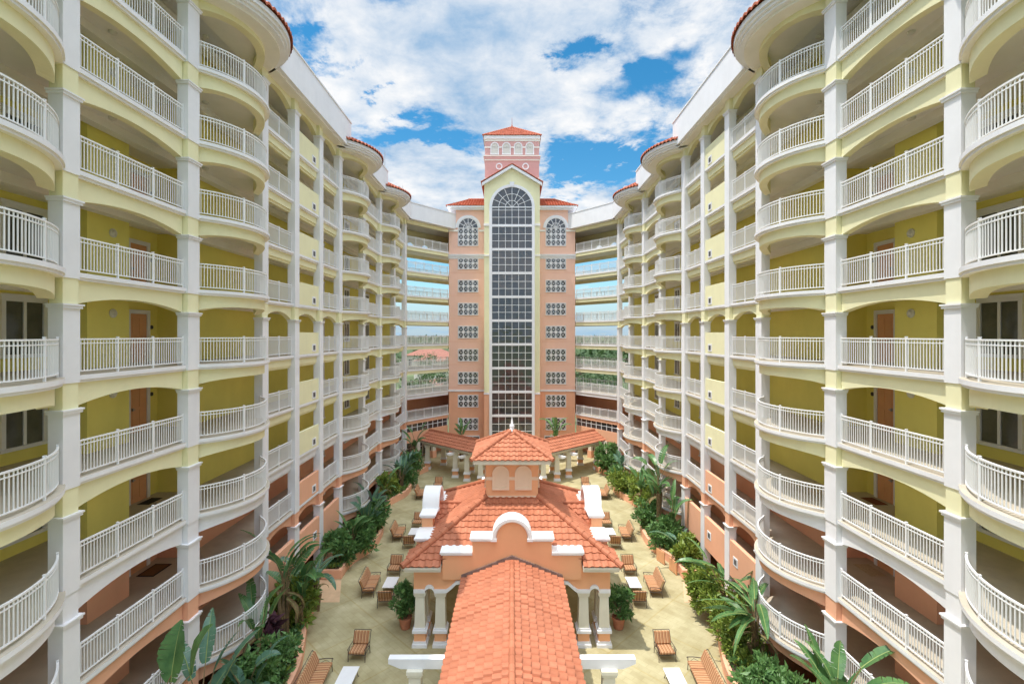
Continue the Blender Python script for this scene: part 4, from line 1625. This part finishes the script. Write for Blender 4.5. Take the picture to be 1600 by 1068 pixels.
def shrub(x, y, z, w, h, label, seed, leaf='shrub', ls=0.16, n=650, name='shrub', cat='shrub', flowers=0):
    rnd = random.Random(seed)
    root = thing(name, label, cat, (x, y, z))
    st, lf = MB(), MB()
    cl = []
    for i in range(22):
        a, rr = rnd.uniform(0, 6.28), w * 0.42 * math.sqrt(rnd.random())
        cl.append(Vector((rr * math.cos(a), rr * math.sin(a), h * rnd.uniform(0.12, 1.0) * (1 - 0.35 * (rr / (w * .5)) ** 2))))
    for c in cl:
        st.tube([(rnd.uniform(-.06, .06), rnd.uniform(-.06, .06), -0.1), c * 0.55 + Vector((0, 0, 0.05)), c], [0.022, 0.015, 0.008], M['bark'], 4)
    for i in range(n):
        c = rnd.choice(cl)
        d = Vector((rnd.gauss(0, 1), rnd.gauss(0, 1), rnd.gauss(0.25, 0.9))).normalized()
        p = c + d * (w * 0.145 * rnd.random() ** 0.45)
        if p.z < 0.05: p.z = 0.05 + rnd.random() * .1
        ax = (d + Vector((rnd.gauss(0, .5), rnd.gauss(0, .5), rnd.gauss(0.1, .5)))).normalized()
        sd = ax.cross(Vector((rnd.gauss(0, 1), rnd.gauss(0, 1), rnd.gauss(0, 1)))).normalized()
        l = ls * rnd.uniform(0.6, 1.3) * (1.9 if rnd.random() < 0.12 else 1)
        nn = ax.cross(sd)
        lf.idx([p, p + ax * l * .5 + sd * l * .24 + nn * l * .07, p + ax * l - nn * l * .1, p + ax * l * .5 - sd * l * .24 + nn * l * .07], [[0, 1, 2], [0, 2, 3]], M[leaf])
    st.build('stem', root)
    lf.build('foliage', root, recalc=False)
    return root


ZS = 0.49
# --- big-leaved plants, left (x<0) and right
BP = [
    (-11.0, 25.4, 3.6, 11, 'broad glossy banana clump between the torn banana plant and the leaning one', 19, 'banana', None, 1.7, 0.6, 1.0),
    (-10.6, 19.2, 2.9, 8, 'low bluish paddle leaves at the planter rim beside the near left sofa', 20, 'blue_leaf', None, 1.3, 0.45, 0.2),
    (-11.3, 34.0, 3.0, 8, 'paddle leaves rising from the first bushes of the far left planter', 21, 'banana', None, 1.3, 0.45, 0.6),
    (-11.5, 39.4, 3.0, 9, 'glossy paddle leaves between maroon and dark bushes on the left', 22, 'blue_leaf', None, 1.3, 0.5, 0.5),
    (11.6, 26.2, 3.4, 10, 'spear leaved clump behind the yellow green bush at the tip of the near right planter', 23, 'banana', 2.6, 1.6, 0.34, 0.5),
    (11.6, 39.4, 4.6, 10, 'second tall banana with dry hanging leaves on the right planter', 24, 'banana', None, 1.5, 0.5, 2.0),
    (-11.35, 15.6, 5.6, 3, 'single huge upright banana leaf plant at the bottom left before a white railing', 1, 'banana', None, 2.0, 0.95, 2.6),
    (-10.9, 16.9, 4.0, 11, 'drooping banana clump at the bottom left edge with broad bluish leaves', 2, 'blue_leaf', None, 1.8, 0.6, 1.4),
    (-11.4, 24.3, 5.1, 10, 'tall torn banana plant rising before the round balcony of the left wing', 3, 'banana', None, 1.9, 0.6, 2.4),
    (-11.0, 27.0, 3.2, 8, 'leaning bird of paradise over the left planter edge beside the dark gap', 4, 'blue_leaf', -0.3, 1.6, 0.5, 0.8),
    (-11.5, 22.0, 3.9, 8, 'slim bird of paradise at lower left with hanging narrow leaves', 5, 'banana', None, 1.5, 0.42, 1.0),
    (-11.2, 36.9, 2.7, 9, 'dark paddle leaved clump midway along the left planter under a round balcony', 6, 'blue_leaf', None, 1.3, 0.45, 0.0),
    (-11.0, 48.2, 3.0, 12, 'bluish broad leaved clump where the left planter bulges near the far scroll gable', 7, 'blue_leaf', None, 1.4, 0.5, 0.3),
    (-11.6, 43.6, 3.1, 8, 'thin stemmed banana between two shrubs midway along the left planter', 8, 'banana', None, 1.3, 0.4, 0.8),
    (-11.3, 56.0, 5.0, 8, 'tall yellowing banana plant at the left end of the left loggia roof', 9, 'banana', None, 1.5, 0.5, 2.2),
    (-11.2, 52.6, 2.6, 10, 'dark glossy clump in the far corner of the left planter', 10, 'blue_leaf', None, 1.3, 0.5, 0.0),
    (11.4, 22.6, 3.9, 20, 'sprawling bird of paradise with long spear leaves over the right planter', 11, 'banana', 3.0, 2.1, 0.40, 0.9),
    (11.5, 17.0, 4.6, 13, 'upright bird of paradise at the bottom right corner before the lowest railing', 12, 'banana', None, 1.8, 0.5, 1.6),
    (11.2, 15.6, 3.6, 9, 'low bird of paradise cut by the bottom edge at lower right', 13, 'banana', None, 1.5, 0.42, 0.6),
    (11.3, 37.2, 6.0, 14, 'tall banana tree with pale trunks and drooping crown midway along the right planter', 14, 'banana', None, 1.6, 0.5, 3.2),
    (11.6, 35.4, 3.8, 8, 'shorter banana beside the tall banana tree on the right', 15, 'banana', None, 1.4, 0.45, 1.2),
    (11.5, 32.9, 2.6, 6, 'single dark spear leaved plant before the right orange parapets', 16, 'blue_leaf', 1.3, 1.3, 0.25, 0.0),
    (11.3, 51.0, 2.6, 9, 'blue green paddle clump in the far part of the right planter', 17, 'blue_leaf', None, 1.4, 0.5, 0.2),
    (11.2, 41.8, 4.1, 10, 'leafy banana just beyond the tall banana tree on the right', 18, 'banana', None, 1.5, 0.5, 1.6),
]
for (x, y, h, n, lab, sd, lf_, fan, L, Wd, tk) in BP:
    bird_plant(x, y, ZS - .02, h, n, lab, sd, lf_, fan, L, Wd, tk, 'banana_plant' if 'banana' in lab else 'bird_of_paradise', 1.0)
for x, lab, n, h in ((-6.3, 'small dark palm showing over the left loggia roof before the tower', 8, 4.5), (5.5, 'full green palm showing over the right loggia roof before the tower', 15, 5.6)):
    bird_plant(x, 60.6, 0, h, n, lab, 40 + n, 'banana', None, 1.7, 0.5, 2.6, 'palm', 1.3)

SH = [
    (-10.75, 20.0, 1.9, 1.9, 'dense dark shrub in the near left planter beside the striped sofa', 'shrub', .15),
    (-10.7, 21.9, 1.7, 1.6, 'second dark bush in the near left planter, with small leaves over its rim', 'shrub', .13),
    (-11.9, 23.0, 1.3, 1.9, 'maroon leaved ti shrub among the green bushes at lower left', 'maroon', .24),
    (-11.7, 26.0, 1.9, 2.6, 'bright feathery green bush behind the leaning bird of paradise on the left', 'croton', .2),
    (-11.9, 28.0, 1.2, 1.3, 'small bush at the left planter end by the dark gap', 'shrub', .15),
    (-11.6, 32.6, 1.7, 2.0, 'rounded dark bush at the near end of the far left planter', 'shrub', .16),
    (-11.0, 34.8, 2.2, 2.1, 'broad dark bush overhanging the left planter bulge', 'shrub', .17),
    (-10.9, 38.3, 2.0, 1.9, 'large leaved dark bush on the planter bulge opposite the left middle sofa', 'shrub', .2),
    (-11.7, 40.4, 1.5, 2.0, 'maroon leaved shrub midway along the left planter', 'maroon', .22),
    (-11.8, 46.0, 1.5, 2.2, 'olive bush midway along the left wing beneath the lowest balconies', 'croton', .16),
    (-11.1, 50.2, 2.0, 1.9, 'dark bush beyond the bluish clump on the left', 'shrub', .17),
    (-11.2, 54.4, 2.0, 2.2, 'dense dark bush at the foot of the yellowing banana', 'shrub', .18),
    (11.0, 27.4, 1.8, 2.1, 'yellow green bush at the far tip of the near right planter', 'croton', .17),
    (11.1, 25.2, 2.0, 2.2, 'light green bush behind the sprawling bird of paradise', 'croton', .16),
    (10.7, 23.0, 1.9, 1.6, 'fine leaved green bush spilling over the near right planter', 'croton', .13),
    (10.4, 19.9, 1.9, 1.7, 'fresh green bush in the near right planter beside the sofa', 'shrub', .15),
    (11.3, 18.9, 1.7, 1.9, 'green bush near the bottom edge on the right, below the spear leaves', 'shrub', .15),
    (11.75, 32.6, 1.5, 1.6, 'round bright bush on the squared end of the far right planter', 'croton', .17),
    (11.2, 35.2, 2.1, 1.9, 'leafy bush on the right planter behind the folded screens', 'shrub', .17),
    (11.0, 38.6, 2.2, 2.0, 'fresh green bush at the foot of the tall banana tree', 'shrub', .17),
    (11.7, 40.4, 1.7, 2.4, 'light green bush under the banana leaves on the right', 'croton', .18),
    (11.7, 44.2, 1.6, 2.1, 'yellow green bush along the narrow part of the right planter', 'croton', .2),
    (11.0, 47.4, 2.3, 2.3, 'big bright bush on the far bulge of the right planter', 'croton', .19),
    (10.9, 49.6, 1.9, 1.8, 'feathery green bush beyond the big bright bush on the right', 'shrub', .18),
    (10.9, 54.6, 2.4, 2.8, 'large rounded glossy bush in the far corner of the right planter', 'shrub', .26),
]
for i, (x, y, w, h, lab, lf_, ls) in enumerate(SH):
    shrub(x, y, ZS - .02, w * 1.22, h, lab, 100 + i, lf_, ls * 1.35, 1500 if y > 40 else 2200)

# potted bushes beside the pavilion
for s, side in ((-1, 'left'), (1, 'right')):
    x, y = s * 5.75, 26.1
    root = shrub(x, y, 0.62, 1.45, 1.7, 'leafy bush in a terracotta pot beside the %s pavilion columns' % side, 300 + s, 'shrub', .16, 2600, 'potted_bush', 'potted plant')
    b = MB()
    b.lathe(0, 0, [(0.22, -0.62), (0.25, -0.6), (0.33, -0.12), (0.36, -0.12), (0.37, 0.0), (0.32, 0.0), (0.31, -0.06), (0.02, -0.06)], M['terracotta'], 20)
    b.build('pot', root, smooth=False)

# ------------------------------------------------------------------ garden furniture


def cushion(mb, x0, x1, y0, y1, z0, z1, m, tilt=0.0, piv=None):
    b = 0.035
    nx = 4
    pts = []
    for zz, ins in ((z0, b), (z0 + b, 0), (z1 - b, 0), (z1, b)):
        pts.append([(x0 + ins, y0 + ins, zz), (x1 - ins, y0 + ins, zz), (x1 - ins, y1 - ins, zz), (x0 + ins, y1 - ins, zz)])
    if tilt:
        c, s_ = math.cos(tilt), math.sin(tilt)
        pts = [[(x, piv[0] + (y - piv[0]) * c + (z - piv[1]) * s_, piv[1] - (y - piv[0]) * s_ + (z - piv[1]) * c) for x, y, z in r] for r in pts]
    mb.strip(pts, m)


def make_seat(n, name, label, cat, loc, rotz, group=None):
    """An iron framed seat with striped cushions, n places wide, facing local -y."""
    w = 0.30 + 0.53 * n
    root = thing(name, label, cat, loc, rotz, group)
    fr = MB()
    I = M['iron']
    for s in (-1, 1):
        x = s * w / 2
        fr.tube([(x, -0.38, 0.0), (x, -0.36, 0.34), (x, -0.37, 0.60)], 0.018, I, 5)
        fr.tube([(x, -0.42, 0.58), (x, -0.40, 0.62), (x, -0.1, 0.63), (x, 0.26, 0.60)], 0.02, I, 5)
        fr.tube([(x, 0.34, 0.0), (x, 0.30, 0.36), (x, 0.34, 0.62), (x, 0.50, 1.0), (x, 0.56, 1.03)], 0.018, I, 5)
        fr.tube([(x, -0.36, 0.34), (x, 0.30, 0.34)], 0.016, I, 5)
        fr.tube([(x, -0.35, 0.36), (x, -0.1, 0.56), (x, 0.25, 0.38)], 0.011, I, 4)
    fr.tube([(-w / 2, 0.55, 1.03), (w / 2, 0.55, 1.03)], 0.016, I, 5)
    fr.tube([(-w / 2, 0.30, 0.36), (w / 2, 0.30, 0.36)], 0.016, I, 5)
    fr.tube([(-w / 2, -0.36, 0.34), (w / 2, -0.36, 0.34)], 0.016, I, 5)
    for j in range(2 * n + 1):
        x = -w / 2 + w * j / (2 * n)
        fr.tube([(x, -0.36, 0.34), (x, 0.3, 0.35)], 0.01, I, 4)
        fr.tube([(x, 0.32, 0.40), (x, 0.36, 0.64), (x, 0.53, 1.02)], 0.01, I, 4)
    fr.build('frame', root)
    for i in range(n):
        x0 = -w / 2 + 0.04 + (w - 0.08) * i / n
        x1 = -w / 2 + 0.04 + (w - 0.08) * (i + 1) / n - 0.008
        c = MB()
        cushion(c, x0, x1, -0.40, 0.30, 0.37, 0.50, M['stripe'])
        c.build('seat_cushion', root)
        c = MB()
        cushion(c, x0, x1, 0.17, 0.29, 0.50, 1.06, M['stripe'], 0.40, (0.27, 0.50))
        c.build('back_cushion', root)
    return root


def make_table(label, loc, rotz, Lx=0.72, Ly=1.35, h=0.44, group=None):
    root = thing('coffee_table', label, 'table', loc, rotz, group)
    t = MB()
    t.box(-Lx / 2, Lx / 2, -Ly / 2, Ly / 2, h - 0.035, h, M['marble'])
    t.build('table_top', root)
    f = MB()
    for a in (-1, 1):
        for b in (-1, 1):
            x, y = a * (Lx / 2 - 0.05), b * (Ly / 2 - 0.08)
            f.tube([(x * 1.04, y * 1.02, 0), (x * .9, y * .96, 0.2), (x, y, h - .036)], 0.018, M['iron'], 5)
        f.tube([(a * (Lx / 2 - .05), -Ly / 2 + .08, h - .06), (a * (Lx / 2 - .05), Ly / 2 - .08, h - .06)], 0.014, M['iron'], 5)
    for b in (-1, 1):
        f.tube([(-Lx / 2 + .05, b * (Ly / 2 - .08), h - .06), (Lx / 2 - .05, b * (Ly / 2 - .08), h - .06)], 0.014, M['iron'], 5)
    f.build('frame', root)
    return root


PI = math.pi
# the left court: sofa back to the wing, chairs at both ends of a white table; the right court mirrors it
SETS = [
    ('nearest to the camera', (8.75, 21.5), (7.45, 21.7), (7.5, 23.75), None),
    ('beside the pavilion corner', (8.75, 30.0), (7.55, 30.1), (7.75, 32.05), (7.4, 28.35)),
    ('beside the scroll gable', (8.85, 37.8), (7.65, 37.9), (7.75, 39.9), (7.65, 36.0)),
    ('farthest from the camera', (8.9, 47.2), (7.7, 47.2), (7.6, 49.9), None),
]
for s, side in ((-1, 'left'), (1, 'right')):
    for j, (wh, a, t, c1, c2) in enumerate(SETS):
        if s > 0 and j == 0:
            a, t = (8.6, 21.6), (7.35, 21.6)
        n = 4 if j == 0 else 3
        make_seat(n, 'garden_sofa', 'striped iron framed garden sofa on the %s court, %s' % (side, wh), 'sofa', (s * a[0], a[1], 0), (-s) * PI / 2 + s * -0.06, 'striped garden sofas')
        make_table('white topped coffee table on the %s court, %s' % (side, wh), (s * t[0], t[1], 0), 0, 0.75, 1.5 if j == 0 else 1.3, 0.44, 'white coffee tables')
        make_seat(1, 'garden_armchair', 'striped armchair facing the camera on the %s court, %s' % (side, wh), 'armchair', (s * c1[0], c1[1], 0), 0.04 * s, 'striped garden armchairs')
        if c2:
            make_seat(1, 'garden_armchair', 'striped armchair seen from behind on the %s court, %s' % (side, wh), 'armchair', (s * c2[0], c2[1], 0), PI - 0.05 * s, 'striped garden armchairs')

# folded wooden screens leaning by the right planter
for i, (x, y, rz, lab) in enumerate(((10.75, 32.2, 0.25, 'wooden end board of the right planter nearest the tan path'), (10.35, 33.6, 0.35, 'wooden board standing at the right planter wall behind the nearer board'))):
    b = MB()
    for k in range(5):
        b.box(-0.06, 0.0, -0.42 + .17 * k, -0.26 + .17 * k, 0.05, 0.85, M['door'])
    b.box(-0.02, 0.03, -0.42, 0.42, 0.15, 0.25, M['door']); b.box(-0.02, 0.03, -0.42, 0.42, 0.65, 0.75, M['door'])
    b.box(-0.04, 0.02, -0.40, -0.32, 0.0, 0.1, M['door']); b.box(-0.04, 0.02, 0.32, 0.40, 0.0, 0.1, M['door'])
    tag(b.build('wooden_board', loc=(x, y, 0), rotz=rz), lab, 'board')

# doormats on the galleries
for (x, y, k, w, d, m, lab) in ((-15.9, 21.25, -2, 0.5, 0.85, 'mat_black', 'black doormat before a salmon door on the left wing'),
                                (-15.75, 21.3, -3, 0.75, 1.15, 'mat_brown', 'brown doormat with dark border on the lowest visible door of the left wing'),
                                (15.9, 21.25, -2, 0.55, 0.95, 'mat_red', 'red brown doormat before a salmon door on the right wing'),
                                (15.75, 21.3, -3, 0.7, 1.1, 'mat_tan', 'tan doormat on the lowest visible door of the right wing')):
    b = MB()
    b.box(-w / 2, w / 2, -d / 2, d / 2, 0, 0.012, M['mat_black'] if m == 'mat_brown' else M[m])
    b.box(-w / 2 + .07, w / 2 - .07, -d / 2 + .07, d / 2 - .07, 0.012, 0.018, M[m])
    tag(b.build('doormat', loc=(x, y, F(k))), lab, 'doormat')

# ------------------------------------------------------------------ beyond the bridges


def far_tree(x, y, h, w, label, seed):
    rnd = random.Random(seed)
    root = thing('tree', label, 'tree', (x, y, -0.06), 0, 'trees beyond the building')
    t, c = MB(), MB()
    t.tube([(0, 0, 0), (rnd.uniform(-.3, .3), 0, h * .3), (rnd.uniform(-.5, .5), rnd.uniform(-.5, .5), h * .7)], [0.3, 0.22, 0.08], M['trunk'], 7)
    cl = []
    for i in range(16):
        a, rr = rnd.uniform(0, 6.28), w * 0.4 * math.sqrt(rnd.random())
        q = Vector((rr * math.cos(a), rr * math.sin(a), h * rnd.uniform(0.38, 0.9)))
        cl.append(q)
        t.tube([(0, 0, h * .3), q * 0.5 + Vector((0, 0, h * .18)), q], [0.12, 0.07, 0.02], M['trunk'], 4)
    for i in range(1100):
        q = rnd.choice(cl)
        d = Vector((rnd.gauss(0, 1), rnd.gauss(0, 1), rnd.gauss(0, .8))).normalized()
        p = q + d * (w * 0.17 * rnd.random() ** .4)
        ax = Vector((rnd.gauss(0, 1), rnd.gauss(0, 1), rnd.gauss(0, 1))).normalized()
        sd = ax.orthogonal().normalized()
        l = 0.55 * rnd.uniform(.6, 1.3)
        c.idx([p, p + ax * l * .5 + sd * l * .3, p + ax * l, p + ax * l * .5 - sd * l * .3], [[0, 1, 2, 3]], M['tree'])
    t.build('trunk', root)
    c.build('crown', root, recalc=False)


TREES = [(-16.6, 84, 8, 7, 'nearest tree seen under the left bridge floors'), (-12.4, 92, 8.5, 7, 'tree seen between left bridge and tower, lower floors'), (-19.5, 104, 10, 9, 'spreading tree behind the left bridge'),
         (-15.5, 135, 10, 10, 'tree before the red roofed house seen through the left bridge'), (-24.5, 150, 11, 11, 'far tree at the left edge of the left bridge opening'),
         (13.4, 86, 9, 8, 'nearest tree seen under the right bridge floors'), (17.2, 90, 9.5, 8, 'tree beside the nearest one behind the right bridge'), (14.6, 104, 11.5, 9, 'dense tree behind the right bridge next to the tower'),
         (20.8, 108, 12, 9, 'dense tall tree in the middle of the right bridge opening'), (19.0, 132, 12.5, 11, 'taller tree filling the right bridge opening'), (25.5, 138, 12, 11, 'tree at the right edge of the right bridge opening')]
for i, (x, y, h, w, lab) in enumerate(TREES):
    far_tree(x, y, h, w, lab, 500 + i)


def house(x, y, w, d, h, label):
    root = thing('house', label, 'house', (x, y, -0.06))
    b = MB(); b.box(-w / 2, w / 2, -d / 2, d / 2, 0, h, M['far_wall']); b.build('wall', root)
    r = MB()
    e = 0.6
    A = [(-w / 2 - e, -d / 2 - e, h), (w / 2 + e, -d / 2 - e, h), (w / 2 + e, d / 2 + e, h), (-w / 2 - e, d / 2 + e, h)]
    T = [(-w / 2 + d * .45, 0, h + d * .22), (w / 2 - d * .45, 0, h + d * .22)]
    r.idx(A + T, [[0, 1, 5, 4], [1, 2, 5], [2, 3, 4, 5], [3, 0, 4], [3, 2, 1, 0]], M['far_roof'])
    r.build('roof', root)
    for i in range(max(2, int(w / 4))):
        q = MB()
        xx = -w / 2 + w * (i + .5) / max(2, int(w / 4))
        q.box(xx - .6, xx + .6, -d / 2 - 0.05, -d / 2 - .002, h * .35, h * .75, M['glass2'])
        q.build('window', root)


house(-24, 178, 22, 11, 6.5, 'long house with red hip roof seen through the left bridge')
house(-36, 215, 20, 12, 7, 'second red roofed house farther off beyond the left bridge')
house(-17.5, 118, 7, 7, 4, 'small pale house with a red roof among the trees behind the left bridge')
rnd = random.Random(99)
fw = MB()                                           # the far wooded plain
for i in range(9000):
    y = 190 + 1500 * rnd.random() ** 2.2
    x = rnd.uniform(-0.34, 0.34) * y
    if 150 < y < 235 and -50 < x < -8:
        continue
    hh = rnd.uniform(3, 11) * (1 if rnd.random() < .8 else 1.25)
    s_ = rnd.uniform(1.2, 2.8) * (1 + y / 700)
    p = Vector((x, y, hh * rnd.uniform(.35, 1) - .5))
    ax = Vector((rnd.gauss(0, 1), rnd.gauss(0, .5), rnd.gauss(0, .7))).normalized()
    sd = ax.orthogonal().normalized()
    fw.idx([p - ax * s_, p + sd * s_ * .7, p + ax * s_, p - sd * s_ * .7], [[0, 1, 2, 3]], M['tree'])
tag(fw.build('far_woodland', recalc=False), 'far green woodland along the horizon behind the bridges', 'woodland', None, 'stuff')

# low ground cover filling the planters
for s, side, sd in ((-1, 'left', 1), (1, 'right', 2)):
    rnd = random.Random(700 + sd)
    for edge, wh in ((FARP, 'far'), (NEARP, 'near')):
        lf = MB(s)
        ys = [p[1] for p in edge]
        for i in range(5200 if wh == 'far' else 3200):
            y = rnd.uniform(ys[0] + .3, ys[-1] - .3)
            k = min(range(len(edge)), key=lambda j: abs(edge[j][1] - y))
            x0 = edge[k][0] + 0.22
            x = x0 + (12.2 - x0) * rnd.random()
            hh = 0.25 + 0.45 * (0.5 + 0.5 * math.sin(x * 2.1 + y * 1.7)) * (0.5 + 0.5 * math.sin(y * 0.9 + 1))
            p = Vector((x, y, 0.48 + hh * rnd.random()))
            ax = Vector((rnd.gauss(0, 1), rnd.gauss(0, 1), rnd.gauss(.5, .5))).normalized()
            sdv = ax.cross(Vector((rnd.gauss(0, 1), rnd.gauss(0, 1), rnd.gauss(0, 1)))).normalized()
            l = rnd.uniform(.14, .34)
            lf.idx([p, p + ax * l * .5 + sdv * l * .26, p + ax * l, p + ax * l * .5 - sdv * l * .26], [[0, 1, 2, 3]], M['shrub'] if rnd.random() < .75 else M['croton'])
        tag(lf.build('ground_cover', recalc=False), 'leafy ground cover in the %s planter of the %s wing' % (wh, side), 'ground cover', None, 'stuff')
